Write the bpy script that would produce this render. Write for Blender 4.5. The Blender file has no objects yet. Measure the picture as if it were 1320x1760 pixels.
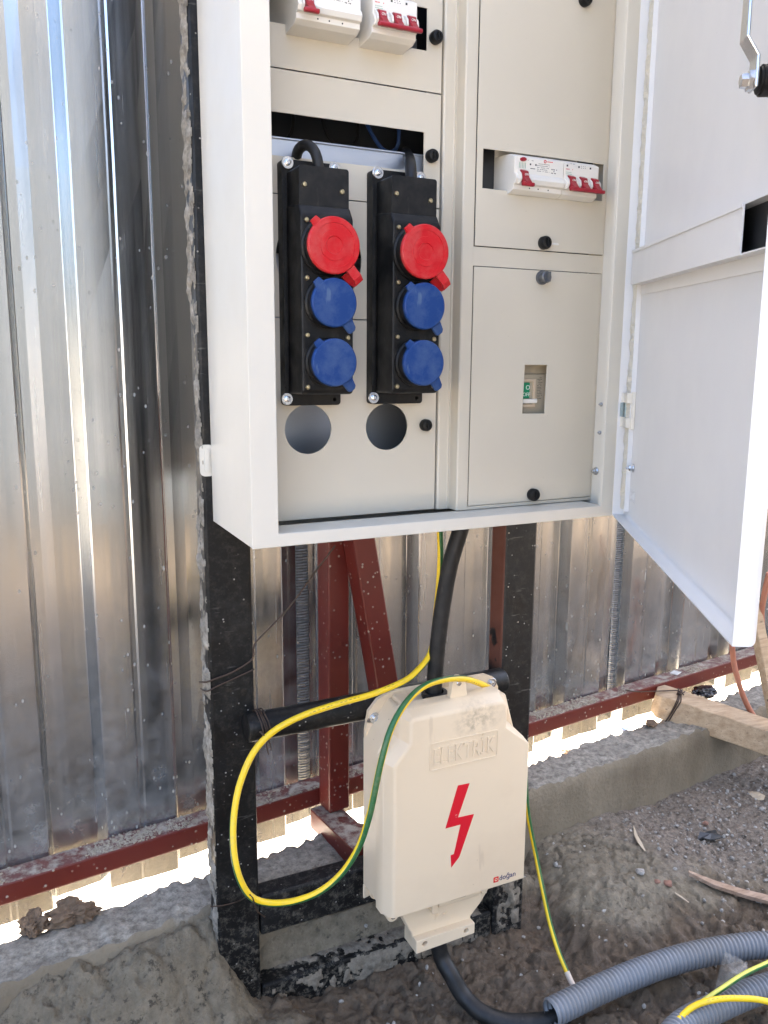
import bpy, bmesh, math, random
import numpy as np
from mathutils import Vector, Matrix
from mathutils.geometry import tessellate_polygon
random.seed(7); RNG = np.random.RandomState(5)
sc = bpy.context.scene; col = sc.collection
PI = math.pi
H = .921                                     # camera height above the soil

# ---------------------------------------------------------------- camera
R = np.array([[.90266597, -.07211428, .42425662], [-.43030269, -.16455743, .8875587], [.00580892, -.9837278, -.17957136]])
cd = bpy.data.cameras.new('camera'); cam = bpy.data.objects.new('camera', cd); col.objects.link(cam)
cd.sensor_fit = 'VERTICAL'; cd.sensor_height = 36; cd.lens = 1422 / 1760 * 36
cd.clip_start = .02; cd.clip_end = 800
M3 = Matrix(((R[0, 0], -R[0, 1], -R[0, 2]), (R[1, 0], -R[1, 1], -R[1, 2]), (R[2, 0], -R[2, 1], -R[2, 2])))
cam.matrix_world = Matrix.Translation((0, 0, H)) @ M3.to_4x4()
sc.camera = cam
# ---------------------------------------------------------------- world, sun, exposure
SUN_EL, SUN_AZ = math.radians(50), math.radians(25)      # azimuth from +Y towards +X: the sun stands behind the fence
w = bpy.data.worlds.new('World'); sc.world = w; w.use_nodes = True
nt = w.node_tree; bg = nt.nodes['Background']
sky = nt.nodes.new('ShaderNodeTexSky'); sky.sky_type = 'NISHITA'; sky.sun_disc = False
sky.sun_elevation = SUN_EL; sky.sun_rotation = SUN_AZ; sky.dust_density = 6.0; sky.air_density = .8; sky.ozone_density = .6
nt.links.new(sky.outputs[0], bg.inputs[0]); bg.inputs[1].default_value = .15
sd = bpy.data.lights.new('sun', 'SUN'); so = bpy.data.objects.new('sun', sd); col.objects.link(so)
sd.energy = 4.2; sd.angle = math.radians(.5); sd.color = (1, .95, .88)
sdir = Vector((math.sin(SUN_AZ) * math.cos(SUN_EL), math.cos(SUN_AZ) * math.cos(SUN_EL), math.sin(SUN_EL)))
so.rotation_euler = sdir.to_track_quat('Z', 'Y').to_euler()
vs = sc.view_settings; vs.view_transform = 'Standard'; vs.look = 'None'; vs.gamma = 1; vs.use_curve_mapping = False
vs.exposure = 3.05
sc.render.engine = 'CYCLES'
sc.cycles.max_bounces = 8; sc.cycles.diffuse_bounces = 5; sc.cycles.glossy_bounces = 4

# ---------------------------------------------------------------- measuring: photo point + known plane -> metres
def ray(px, py):
    v = R @ np.array([px - 660, py - 880, 1422.]); return v / v[1]
def at(px, py, Y): r = ray(px, py) * Y; return Vector((r[0], r[1], r[2] + H))
def atz(px, py, z): r = ray(px, py); r = r * (z - H) / r[2]; return Vector((r[0], r[1], z))

# ---------------------------------------------------------------- materials
def mat(name, base, rough=.5, metal=0., spec=None):
    m = bpy.data.materials.new(name); m.use_nodes = True
    b = m.node_tree.nodes['Principled BSDF']
    b.inputs['Base Color'].default_value = (*base, 1); b.inputs['Roughness'].default_value = rough
    b.inputs['Metallic'].default_value = metal
    if spec is not None: b.inputs['Specular IOR Level'].default_value = spec
    return m
class G:                                     # tiny node-graph helper
    def __init__(s, m): s.m = m; s.t = m.node_tree; s.b = s.t.nodes['Principled BSDF']; s.tc = s.n('TexCoord')
    def n(s, k, **kw):
        x = s.t.nodes.new('ShaderNode' + k)
        for a, v in kw.items(): setattr(x, a, v)
        return x
    def l(s, a, b): s.t.links.new(a, b)
    def mp(s, scale=(1, 1, 1), src='Object'):
        x = s.n('Mapping'); s.l(s.tc.outputs[src], x.inputs[0]); x.inputs['Scale'].default_value = scale; return x.outputs[0]
    def noise(s, sc_, det=4, rough=.55, vec=None, scale=(1, 1, 1)):
        x = s.n('TexNoise'); x.inputs['Scale'].default_value = sc_; x.inputs['Detail'].default_value = det
        x.inputs['Roughness'].default_value = rough; s.l(vec or s.mp(scale), x.inputs['Vector']); return x.outputs['Fac']
    def voro(s, sc_, feat='F1', vec=None, rnd=1, out='Distance'):
        x = s.n('TexVoronoi', feature=feat); x.inputs['Scale'].default_value = sc_; x.inputs['Randomness'].default_value = rnd
        s.l(vec or s.mp(), x.inputs['Vector']); return x.outputs[out]
    def ramp(s, fac, *stops):
        x = s.n('ValToRGB'); e = x.color_ramp.elements
        while len(e) < len(stops): e.new(.5)
        for i, (p, c) in enumerate(stops):
            e[i].position = p; e[i].color = (c, c, c, 1) if isinstance(c, (int, float)) else (*c, 1)
        s.l(fac, x.inputs[0]); return x.outputs[0]
    def math(s, op, a, b=None):
        x = s.n('Math', operation=op)
        for i, v in enumerate((a, b)):
            if v is None: continue
            if isinstance(v, (int, float)): x.inputs[i].default_value = v
            else: s.l(v, x.inputs[i])
        return x.outputs[0]
    def mix(s, fac, a, b):
        x = s.n('Mix', data_type='RGBA')
        if isinstance(fac, (int, float)): x.inputs[0].default_value = fac
        else: s.l(fac, x.inputs[0])
        for i, v in ((6, a), (7, b)):
            if isinstance(v, tuple): x.inputs[i].default_value = (*v, 1)
            else: s.l(v, x.inputs[i])
        return x.outputs[2]
    def normal_z(s):
        g = s.n('NewGeometry'); x = s.n('SeparateXYZ'); s.l(g.outputs['Normal'], x.inputs[0]); return x.outputs
    def bump(s, h, strength=.3, dist=.002):
        x = s.n('Bump'); x.inputs['Strength'].default_value = strength; x.inputs['Distance'].default_value = dist
        s.l(h, x.inputs['Height'])
        if s.b.inputs['Normal'].is_linked: s.l(s.b.inputs['Normal'].links[0].from_socket, x.inputs['Normal'])
        s.l(x.outputs[0], s.b.inputs['Normal']); return s
    def base(s, c): s.l(c, s.b.inputs['Base Color']); return s
    def rough(s, c): s.l(c, s.b.inputs['Roughness']); return s

def painted(name, c, rough=.38, grime=.35):
    m = mat(name, c, rough); g = G(m)
    n = g.ramp(g.noise(6, 5, .6), (.35, 0.), (.75, grime))
    sp = g.ramp(g.voro(85), (.035, .8), (.06, 0.))
    msk = g.math('MULTIPLY', sp, g.ramp(g.noise(9, 2), (.55, 0.), (.62, 1.)))
    cc = g.mix(n, c, tuple(x * .88 for x in c)); cc = g.mix(g.math('MULTIPLY', msk, .45), cc, tuple(x * .45 for x in c))
    g.base(cc); g.rough(g.ramp(g.noise(14, 3), (.3, rough - .06), (.7, rough + .1)))
    g.bump(g.noise(650, 2), .1, .0004); g.bump(g.noise(5, 2), .35, .0012); return m
CAB = painted('cabinet_paint', (.66, .625, .54), .34)
CAB2 = painted('door_paint', (.66, .66, .65), .36)
PANEL = painted('panel_paint', (.57, .52, .42), .42)
def plastic(name, c, rough=.4, dust=None, amt=.5):
    m = mat(name, c, rough); g = G(m)
    d = g.ramp(g.noise(38, 6, .65), (.45, 0.), (.8, amt))
    sc1 = g.ramp(g.noise(120, 3, .5, scale=(1, 1, .25)), (.66, 0.), (.72, amt * .8))
    cc = g.mix(d, c, dust or tuple(min(1, x * 1.5 + .03) for x in c)); cc = g.mix(sc1, cc, dust or (.3, .28, .25)); g.base(cc)
    g.rough(g.ramp(g.noise(30, 4), (.3, rough - .08), (.75, rough + .25)))
    g.bump(g.noise(420, 3), .14, .0004); return m
BLACK = plastic('black_plastic', (.005, .005, .005), .42, (.10, .09, .075), .22)
RED = plastic('red_plastic', (.48, .005, .010), .42, (.5, .26, .22), .32)
RED.node_tree.nodes['Principled BSDF'].inputs['Specular IOR Level'].default_value = .3
BLUE = plastic('blue_plastic', (.004, .036, .160), .42, (.13, .19, .27), .45)
BLUE.node_tree.nodes['Principled BSDF'].inputs['Specular IOR Level'].default_value = .3
TOGGLE = mat('toggle_red', (.30, .008, .018), .3)
WHITEP = mat('white_plastic', (.72, .69, .62), .35)
CREAM = mat('switch_cream', (.42, .36, .26), .5)
GREEN = mat('label_green', (.0, .24, .10), .4); LETTER = mat('label_white', (.75, .8, .72), .5)
INKK = mat('ink_black', (.03, .03, .035), .6); INKR = mat('ink_red', (.6, .02, .02), .5); INKG = mat('ink_green', (.25, .42, .32), .6)
INKB = mat('ink_navy', (.03, .035, .12), .5)
SMX, SMZ = -.022, -.273
def ivory():
    c = (.74, .60, .42); m = mat('ivory_plastic', c, .38); g = G(m)
    a = g.ramp(g.noise(7, 6, .6), (.48, 0.), (.8, .45)); s1 = g.ramp(g.voro(55), (.03, .9), (.055, 0.))
    ms = g.math('MULTIPLY', s1, g.ramp(g.noise(11, 2), (.52, 0.), (.6, 1.)))
    scr = g.ramp(g.noise(60, 3, .5, scale=(1, 1, .15)), (.68, 0.), (.73, .35))
    cc = g.mix(a, c, (.58, .44, .30)); cc = g.mix(scr, cc, (.5, .38, .26)); cc = g.mix(ms, cc, (.16, .12, .08))
    # a smudge of mud under the top rim
    mp = g.n('Mapping'); g.l(g.tc.outputs['Object'], mp.inputs[0]); mp.inputs['Location'].default_value = (SMX * 22, 0, SMZ * 34); mp.inputs['Scale'].default_value = (22, 0, 34)
    ln = g.n('VectorMath', operation='LENGTH'); g.l(mp.outputs[0], ln.inputs[0])
    sm = g.math('MULTIPLY', g.ramp(ln.outputs['Value'], (.2, 1.), (1., 0.)), g.ramp(g.noise(70, 5, .7), (.42, 0.), (.72, .9)))
    cc = g.mix(sm, cc, (.2, .15, .1)); g.base(cc)
    g.rough(g.ramp(g.noise(20, 4), (.3, .3), (.75, .55))); g.bump(g.noise(7, 3), .25, .002); g.bump(g.noise(300, 2), .08, .0003); return m
IVORY = ivory()
def zinc():
    m = mat('galvanised_sheet', (.62, .63, .63), .2, 1.); g = G(m)
    st = g.noise(1, 5, .6, scale=(60, 60, 1.2)); st2 = g.noise(1, 3, .5, scale=(14, 14, .5))
    g.rough(g.ramp(st, (.3, .13), (.72, .30)))
    grime = g.ramp(g.noise(1, 6, .6, scale=(5, 5, 2)), (.45, 0.), (.8, .55))
    cc = g.mix(grime, g.ramp(st2, (.3, (.44, .455, .46)), (.7, (.63, .645, .65))), (.27, .275, .26))
    # cement splashes: small dots and short vertical runs, denser towards the ground
    sz = g.n('SeparateXYZ'); g.l(g.tc.outputs['Object'], sz.inputs[0])
    low = g.ramp(g.math('DIVIDE', sz.outputs[2], 2.2), (.1, .95), (.75, .35))
    d1 = g.ramp(g.voro(75, vec=g.mp((1, 1, .6))), (.11, 1.), (.16, 0.)); k1 = g.ramp(g.noise(17, 3), (.47, 0.), (.57, 1.))
    d2 = g.ramp(g.voro(30, vec=g.mp((1, 1, .22))), (.07, 1.), (.11, 0.)); k2 = g.ramp(g.noise(7, 2), (.53, 0.), (.58, 1.))
    sp = g.math('MAXIMUM', g.math('MULTIPLY', d1, k1), g.math('MULTIPLY', d2, k2)); sp = g.math('MULTIPLY', sp, low)
    foot = g.math('MULTIPLY', g.ramp(g.math('DIVIDE', sz.outputs[2], 2.2), (.055, 1.), (.13, 0.)), g.ramp(g.noise(90, 7, .75), (.46, 0.), (.66, .7)))
    sp = g.math('MAXIMUM', sp, g.math('MULTIPLY', foot, .0))
    film = g.math('MULTIPLY', g.ramp(g.math('DIVIDE', sz.outputs[2], 2.2), (.07, .8), (.26, 0.)), g.ramp(g.noise(28, 8, .75), (.38, .1), (.68, 1.))); sp = g.math('MAXIMUM', sp, g.math('MULTIPLY', film, .45))
    cc = g.mix(sp, cc, (.40, .375, .32)); g.base(cc)
    g.l(g.math('SUBTRACT', 1., sp), g.b.inputs['Metallic'])
    g.bump(g.noise(1, 3, .5, scale=(9, 9, 1.2)), .16, .004); g.bump(g.noise(1, 2, .5, scale=(40, 40, 2)), .12, .001); return m
ZINC = zinc()
KNURL = mat('knurled_seam', (.33, .33, .32), .42, 1.)
g = G(KNURL); wv = g.n('TexWave', wave_type='BANDS', bands_direction='Z'); wv.inputs['Scale'].default_value = 62
g.l(g.mp(), wv.inputs['Vector']); g.bump(wv.outputs['Fac'], 1., .003)
STEEL = mat('bright_steel', (.62, .63, .64), .25, 1.); BRASS = mat('brass_screw', (.55, .46, .28), .3, 1.)
HINGEM = mat('hinge_zinc', (.34, .43, .46), .4, .6)
def redox():
    c = (.13, .016, .011); m = mat('red_oxide_primer', c, .42); g = G(m); N = g.normal_z()
    top = g.ramp(N[2], (.4, 0.), (.8, 1.))
    spk = g.math('MULTIPLY', g.ramp(g.voro(95), (.14, 1.), (.22, 0.)), g.ramp(g.noise(24, 2), (.46, 0.), (.56, .9)))
    dust = g.math('MULTIPLY', top, g.ramp(g.noise(48, 7, .75), (.44, .08), (.58, 1.)))
    cc = g.mix(g.ramp(g.noise(12, 5), (.35, 0.), (.8, .5)), c, (.10, .02, .014)); f = g.math('MAXIMUM', spk, dust)
    g.base(g.mix(f, cc, (.40, .34, .27))); g.rough(g.ramp(f, (0, .38), (1, .9))); g.bump(f, .8, .0015); g.bump(g.noise(45, 4), .2, .001); return m
REDOX = redox()
def blackpaint():
    c = (.006, .006, .006); m = mat('black_post_paint', c, .35); g = G(m)
    d1 = g.math('MULTIPLY', g.ramp(g.voro(110), (.09, 1.), (.16, 0.)), g.ramp(g.noise(26, 2), (.52, 0.), (.6, .9)))
    scu = g.ramp(g.noise(18, 7, .8), (.5, 0.), (.75, .45)); scr = g.ramp(g.noise(1, 4, .6, scale=(22, 22, 150)), (.66, 0.), (.72, .3))
    sz = g.n('SeparateXYZ'); g.l(g.tc.outputs['Object'], sz.inputs[0])
    mud = g.math('MULTIPLY', g.ramp(sz.outputs[2], (.0, 1.), (.22, .1)), g.ramp(g.noise(70, 7, .8), (.50, 0.), (.66, .8)))
    cc = g.mix(scu, c, (.045, .045, .042)); cc = g.mix(scr, cc, (.2, .19, .17)); cc = g.mix(d1, cc, (.45, .42, .37)); cc = g.mix(mud, cc, (.27, .235, .18))
    g.base(cc); g.rough(g.ramp(g.noise(20, 5), (.3, .28), (.7, .6))); g.bump(g.math('MAXIMUM', d1, mud), .7, .002); g.bump(g.noise(60, 4), .2, .001); return m
POST = blackpaint(); POST.node_tree.nodes['Principled BSDF'].inputs['Specular IOR Level'].default_value = .28
for q in (BLACK,): q.node_tree.nodes['Principled BSDF'].inputs['Specular IOR Level'].default_value = .3
def poster():
    m = blackpaint(); m.name = 'worn_post_paint'; g = G(m); c0 = g.b.inputs['Base Color'].links[0].from_socket
    N = g.normal_z(); side = g.ramp(g.math('MULTIPLY', N[0], -1.), (.5, 0.), (.8, 1.))
    sz = g.n('SeparateXYZ'); g.l(g.tc.outputs['Object'], sz.inputs[0])
    band = g.math('MULTIPLY', g.ramp(sz.outputs[2], (.44, 0.), (.455, 1.)), g.ramp(g.noise(14, 5, .6), (.44, 0.), (.47, 1.)))
    g.base(g.mix(g.math('MULTIPLY', side, band), c0, (.13, .045, .028))); return m
POSTR = poster()
def mudmat(name='mud'):
    m = mat(name, (.2, .18, .15), .8); g = G(m)
    at_ = g.n('Attribute', attribute_name='soil'); sx = g.n('SeparateColor'); g.l(at_.outputs['Color'], sx.inputs[0])
    v = g.noise(9, 7, .65); v2 = g.noise(55, 6, .7)
    grey = g.mix(g.ramp(v2, (.3, 0.), (.75, 1.)), (.145, .118, .078), (.33, .275, .19))
    brown = g.mix(g.ramp(v2, (.3, 0.), (.75, 1.)), (.058, .039, .022), (.20, .142, .09))
    dirt = g.mix(g.ramp(g.noise(130, 5, .75), (.35, 0.), (.7, 1.)), (.10, .076, .055), (.36, .295, .23))
    fleck = g.math('MULTIPLY', g.ramp(g.voro(190), (.12, 1.), (.22, 0.)), g.ramp(g.noise(30, 3), (.48, 0.), (.6, .9)))
    cc = g.mix(sx.outputs[0], grey, brown); cc = g.mix(sx.outputs[1], cc, dirt)
    cc = g.mix(g.math('MULTIPLY', fleck, g.math('ADD', g.math('MULTIPLY', sx.outputs[1], .85), .15)), cc, (.45, .42, .38))
    cc = g.mix(g.ramp(v, (.35, .0), (.75, .35)), cc, (.10, .085, .06)); cc = g.mix(sx.outputs[2], cc, g.mix(g.ramp(v2, (.3, 0.), (.7, 1.)), (.5, .47, .41), (.68, .60, .48)))
    pit_shade = g.math('MULTIPLY', g.ramp(g.noise(80, 6, .75), (.37, 1.), (.45, 0.)), g.ramp(g.noise(8, 3), (.3, .25), (.6, 1.))); cc = g.mix(g.math('MULTIPLY', pit_shade, g.math('SUBTRACT', .85, sx.outputs[2])), cc, (.035, .028, .018))  # dark flecks paint the shade of mud pits into the colour
    g.base(cc); g.rough(g.ramp(g.noise(24, 5), (.38, .30), (.62, .88)))
    g.bump(v2, .6, .006); g.bump(g.noise(230, 6, .75), 1., .004); return m
MUD = mudmat()
def crumb(name, a, b):
    m = mat(name, a, .9); g = G(m); g.base(g.mix(g.ramp(g.noise(70, 6, .7), (.3, 0.), (.7, 1.)), a, b)); g.bump(g.noise(120, 6, .75), 1., .004); return m
CRUST2 = crumb('half_dry_mud', (.12, .10, .075), (.34, .29, .22)); CRUST = crumb('dried_mud', (.11, .095, .07), (.46, .42, .35)); CLOD = crumb('clod_soil', (.07, .045, .028), (.28, .19, .12))
def concrete():
    m = mat('cast_concrete', (.3, .27, .22), .85); g = G(m); N = g.normal_z(); top = g.ramp(N[2], (.4, 0.), (.8, 1.))
    side = g.mix(g.ramp(g.noise(8, 7, .6, scale=(1, 1, .6)), (.3, 0.), (.75, 1.)), (.15, .12, .08), (.28, .235, .165))
    tp = g.mix(g.ramp(g.noise(75, 7, .75), (.38, 0.), (.64, 1.)), (.15, .133, .105), (.42, .38, .31))
    tp = g.mix(g.ramp(g.noise(14, 5, .6), (.45, 0.), (.7, .6)), tp, (.17, .15, .12))
    g.base(g.mix(top, side, tp)); g.bump(g.noise(110, 6, .75), .8, .003); g.bump(g.voro(140), .4, .002); g.bump(g.noise(14, 4), .5, .006); return m
CONC = concrete()
WIREM = mat('binding_wire', (.07, .045, .032), .6, .4)
def wood(name, a, b, ax=(1, 12, 12)):
    m = mat(name, a, .75); g = G(m)
    gr = g.noise(6, 7, .65, scale=ax); st = g.ramp(g.noise(5, 5, .6), (.5, 0.), (.7, .6))
    fine = g.noise(30, 4, .6, scale=ax); cc = g.mix(g.ramp(gr, (.35, 0.), (.7, 1.)), a, b); cc = g.mix(st, cc, tuple(x * .6 for x in a))
    cc = g.mix(g.ramp(fine, (.58, 0.), (.7, .6)), cc, tuple(x * .45 for x in a))
    mp = g.voro(16, vec=g.mp((1, 2.2, 2.2))); cc = g.mix(g.ramp(mp, (.05, .8), (.12, 0.)), cc, (.10, .055, .03))
    g.base(cc); g.bump(gr, .5, .003); g.bump(fine, .4, .001); return m
WOOD = wood('pale_timber', (.40, .27, .155), (.60, .44, .28)); WOOD2 = wood('stick_wood', (.25, .16, .10), (.46, .33, .24))
def striped(name, tw=0., off=0., frac=.36, ystr=(.86, .58, .015)):
    m = mat(name, ystr, .35); g = G(m); sx = g.n('SeparateXYZ'); g.l(g.tc.outputs['UV'], sx.inputs[0])
    ph = g.math('FRACT', g.math('ADD', g.math('ADD', sx.outputs[0], g.math('MULTIPLY', sx.outputs[1], tw)), off))
    f = g.ramp(ph, (frac - .01, 0.), (frac + .01, 1.)); dirt = g.ramp(g.noise(90, 5, .7), (.5, 0.), (.8, .35))
    cc = g.mix(f, (.02, .12, .035), ystr)
    pr = g.math('MULTIPLY', g.ramp(g.math('FRACT', g.math('MULTIPLY', sx.outputs[1], 160.)), (.0, 1.), (.55, 1.), (.6, 0.)),
                g.math('MULTIPLY', g.ramp(g.math('ABSOLUTE', g.math('SUBTRACT', ph, .62)), (.018, 1.), (.024, 0.)), g.ramp(g.noise(35, 2), (.5, 0.), (.53, .7))))
    cc = g.mix(pr, cc, (.12, .09, .02)); g.base(g.mix(dirt, cc, (.34, .28, .16))); g.bump(g.noise(160, 3), .15, .0004); return m
EARTH = striped('earth_wire_sheath', 1.05, .34); EARTH2 = striped('earth_wire_sheath_b', .4, .36); EARTH4 = striped('earth_wire_sheath_d', .3, .72, .55, (.62, .60, .10)); EARTH3 = striped('earth_wire_sheath_c', .5, .6)
RUBBER = plastic('black_cable_sheath', (.009, .009, .009), .45, (.08, .07, .06), .3)
RUBBER.node_tree.nodes['Principled BSDF'].inputs['Specular IOR Level'].default_value = .35
def conduit_m():
    c = (.185, .195, .21); m = mat('grey_conduit', c, .3); g = G(m)
    d = g.ramp(g.noise(16, 6, .7), (.45, 0.), (.75, .55)); g.base(g.mix(d, c, (.17, .155, .13))); g.rough(g.ramp(g.noise(40, 4), (.3, .34), (.8, .65))); return m
CONDUIT = conduit_m(); HOSE = plastic('terracotta_hose', (.44, .17, .10), .45, (.4, .26, .2), .25)
BOLT = mat('bolt_red', (.62, .006, .02), .4)
g = G(BOLT); g.base(g.mix(g.ramp(g.noise(60, 5, .7), (.64, 0.), (.68, .8)), (.62, .006, .02), (.7, .5, .4)))
GASKET = mat('foam_gasket', (.60, .57, .48), .35); g = G(GASKET); g.bump(g.noise(210, 4, .6), 1., .004)
PLATE = mat('mounting_plate', (.50, .54, .60), .3, .9); g = G(PLATE); g.rough(g.ramp(g.noise(8, 4), (.3, .28), (.7, .5)))
SHADE = mat('inside_shade', (.022, .023, .025), .35)  # near-black colour painted in for the shade inside hollows
FILM = mat('clear_tape', (.4, .4, .38), .12)
FILM.node_tree.nodes['Principled BSDF'].inputs['Alpha'].default_value = .16
STONE = crumb('gravel_stone', (.2, .18, .155), (.52, .49, .44)); SCRAP = plastic('black_scrap', (.022, .025, .028), .4, (.12, .12, .11), .4)
PALE = crumb('pale_debris', (.6, .56, .5), (.8, .78, .72)); CHIP = mat('wood_chip', (.5, .4, .28), .8); SOILB = crumb('hoard', (.3, .27, .23), (.42, .39, .34))

# ---------------------------------------------------------------- object helpers
ORG = {}
def tag(o, label=None, cat=None, group=None, kind=None):
    if label: o['label'] = label
    if cat: o['category'] = cat
    if group: o['group'] = group
    if kind: o['kind'] = kind
    return o
def thing(name, loc, label, cat, group=None):
    o = bpy.data.objects.new(name, None); col.objects.link(o); o.location = loc; o.empty_display_size = .05
    ORG[o.name] = Vector(loc); return tag(o, label, cat, group)
def link(name, me, material, parent=None, smooth=False, bevel=0, seg=2):
    o = bpy.data.objects.new(name, me); col.objects.link(o)
    if isinstance(material, (list, tuple)):
        for x in material: me.materials.append(x)
    elif material: me.materials.append(material)
    if parent is not None:
        og = ORG[parent.name]; o.parent = parent; ORG[o.name] = og
        me.transform(Matrix.Translation(-og))
    else:                                    # a single mesh: origin at its own base
        n = len(me.vertices); a = np.empty(n * 3); me.vertices.foreach_get('co', a); a = a.reshape(-1, 3)
        og = Vector(((a[:, 0].min() + a[:, 0].max()) / 2, (a[:, 1].min() + a[:, 1].max()) / 2, a[:, 2].min()))
        me.transform(Matrix.Translation(-og)); o.location = og; ORG[o.name] = og
    if smooth:
        me.polygons.foreach_set('use_smooth', [True] * len(me.polygons))
    if bevel:
        b = o.modifiers.new('bevel', 'BEVEL'); b.width = bevel; b.segments = seg; b.limit_method = 'ANGLE'; b.angle_limit = math.radians(35)
    return o
class MB:
    def __init__(s): s.v = []; s.f = []; s.uv = None
    def add(s, vs, fs):
        n = len(s.v); s.v += [tuple(v) for v in vs]; s.f += [tuple(i + n for i in f) for f in fs]; return s
    def box(s, a, b, M=None):
        (x0, y0, z0), (x1, y1, z1) = a, b
        vs = [(x, y, z) for x in (x0, x1) for y in (y0, y1) for z in (z0, z1)]
        if M is not None: vs = [M @ Vector(v) for v in vs]
        fs = [(0, 1, 3, 2), (4, 6, 7, 5), (0, 4, 5, 1), (2, 3, 7, 6), (0, 2, 6, 4), (1, 5, 7, 3)]
        if M is not None and M.determinant() < 0: fs = [f[::-1] for f in fs]
        return s.add(vs, fs)
    def prism(s, poly, fn, d0, d1, holes=()):
        """poly (a,b) extruded from depth d0 to d1; fn(a,b,d)->point"""
        loops = [list(poly)] + [list(h) for h in holes]; flat = [p for l in loops for p in l]; n = len(flat)
        tri = tessellate_polygon([[Vector((p[0], p[1], 0)) for p in l] for l in loops])
        vs = [fn(p[0], p[1], d0) for p in flat] + [fn(p[0], p[1], d1) for p in flat]; fs = []
        for t in tri: fs.append(tuple(t)); fs.append(tuple(i + n for i in t[::-1]))
        k = 0
        for l in loops:
            m = len(l)
            for i in range(m): j = (i + 1) % m; fs.append((k + i, k + j, k + j + n, k + i + n))
            k += m
        return s.add(vs, fs)
    def lathe(s, prof, M, n=32, cap=True):
        """prof [(r,h)] about local +Z of M"""
        vs = []; fs = []
        for r, h in prof:
            for i in range(n): a = 2 * PI * i / n; vs.append(M @ Vector((r * math.cos(a), r * math.sin(a), h)))
        for k in range(len(prof) - 1):
            for i in range(n): j = (i + 1) % n; fs.append((k * n + i, k * n + j, (k + 1) * n + j, (k + 1) * n + i))
        if cap: fs.append(tuple(range(n))[::-1]); fs.append(tuple((len(prof) - 1) * n + i for i in range(n)))
        return s.add(vs, fs)
    def build(s, name, material, parent=None, smooth=False, bevel=0, seg=2, fix=True):
        me = bpy.data.meshes.new(name); me.from_pydata(s.v, [], s.f)
        if s.uv is not None:
            u = me.uv_layers.new(name='UVMap'); u.data.foreach_set('uv', np.array(s.uv, dtype=float).ravel())
        if fix and s.uv is None:
            b = bmesh.new(); b.from_mesh(me); bmesh.ops.recalc_face_normals(b, faces=b.faces); b.to_mesh(me); b.free()
        o = link(name, me, material, parent, False, bevel, seg)
        if smooth:
            me.polygons.foreach_set('use_smooth', [True] * len(me.polygons))
            me.set_sharp_from_angle(angle=math.radians(38))
        return o
FACE = Matrix(((1, 0, 0, 0), (0, 0, -1, 0), (0, 1, 0, 0), (0, 0, 0, 1)))     # local +Z -> world -Y (towards the viewer)
def toward(x, y, z, tilt=None):
    m = Matrix.Translation((x, y, z))
    return m @ (tilt.to_matrix().to_4x4() if tilt else Matrix.Identity(4)) @ FACE
XZ = lambda a, b, d: (a, d, b)                                              # upright plates facing the viewer
def rect(x0, z0, x1, z1): return [(x0, z0), (x1, z0), (x1, z1), (x0, z1)]
def circ(x, z, r, n=48, r2=None): return [(x + r * math.cos(2 * PI * i / n), z + (r2 or r) * math.sin(2 * PI * i / n)) for i in range(n)]
def rrect(x0, z0, x1, z1, r, n=5):
    o = []
    for cx, cz, a0 in ((x1 - r, z1 - r, 0), (x0 + r, z1 - r, 90), (x0 + r, z0 + r, 180), (x1 - r, z0 + r, 270)):
        for i in range(n + 1): a = math.radians(a0 + 90 * i / n); o.append((cx + r * math.cos(a), cz + r * math.sin(a)))
    return o
def spline(pts, step=.006):
    P = [Vector(p) for p in pts]; P = [P[0] * 2 - P[1]] + P + [P[-1] * 2 - P[-2]]; out = []
    for i in range(1, len(P) - 2):
        p0, p1, p2, p3 = P[i - 1:i + 3]; n = max(2, int((p2 - p1).length / step))
        for k in range(n):
            t = k / n; out.append(.5 * ((2 * p1) + (p2 - p0) * t + (2 * p0 - 5 * p1 + 4 * p2 - p3) * t * t + (3 * p1 - p0 - 3 * p2 + p3) * t ** 3))
    out.append(P[-2]); return out
def tube(pts, r, n=16, step=.006, rf=None, uvs=False, mb=None, caps=True):
    C = spline(pts, step) if step else [Vector(p) for p in pts]; m = mb or MB(); base = len(m.v); L = [0]
    for i in range(1, len(C)): L.append(L[-1] + (C[i] - C[i - 1]).length)
    T = [(C[min(i + 1, len(C) - 1)] - C[max(i - 1, 0)]).normalized() for i in range(len(C))]
    u = T[0].orthogonal().normalized(); vs = []; fs = []; uv = []
    for i, c in enumerate(C):
        u = (u - T[i] * u.dot(T[i])).normalized(); v = T[i].cross(u); rr = rf(L[i]) if rf else r
        for k in range(n): a = 2 * PI * k / n; vs.append(c + (u * math.cos(a) + v * math.sin(a)) * rr)
    for i in range(len(C) - 1):
        for k in range(n):
            j = (k + 1) % n; fs.append((i * n + k, i * n + j, (i + 1) * n + j, (i + 1) * n + k))
            uv += [(k / n, L[i]), ((k + 1) / n, L[i]), ((k + 1) / n, L[i + 1]), (k / n, L[i + 1])]
    if caps: fs.append(tuple(range(n))[::-1]); fs.append(tuple((len(C) - 1) * n + k for k in range(n))); uv += [(.7, 0)] * (2 * n)
    m.add(vs, fs)
    if uvs: m.uv = uv
    return m
def copy_tree(o, parent=None):
    c = o.copy(); col.objects.link(c); c.parent = parent; ORG[c.name] = ORG[o.name]
    for ch in list(o.children): copy_tree(ch, c)
    return c
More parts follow.
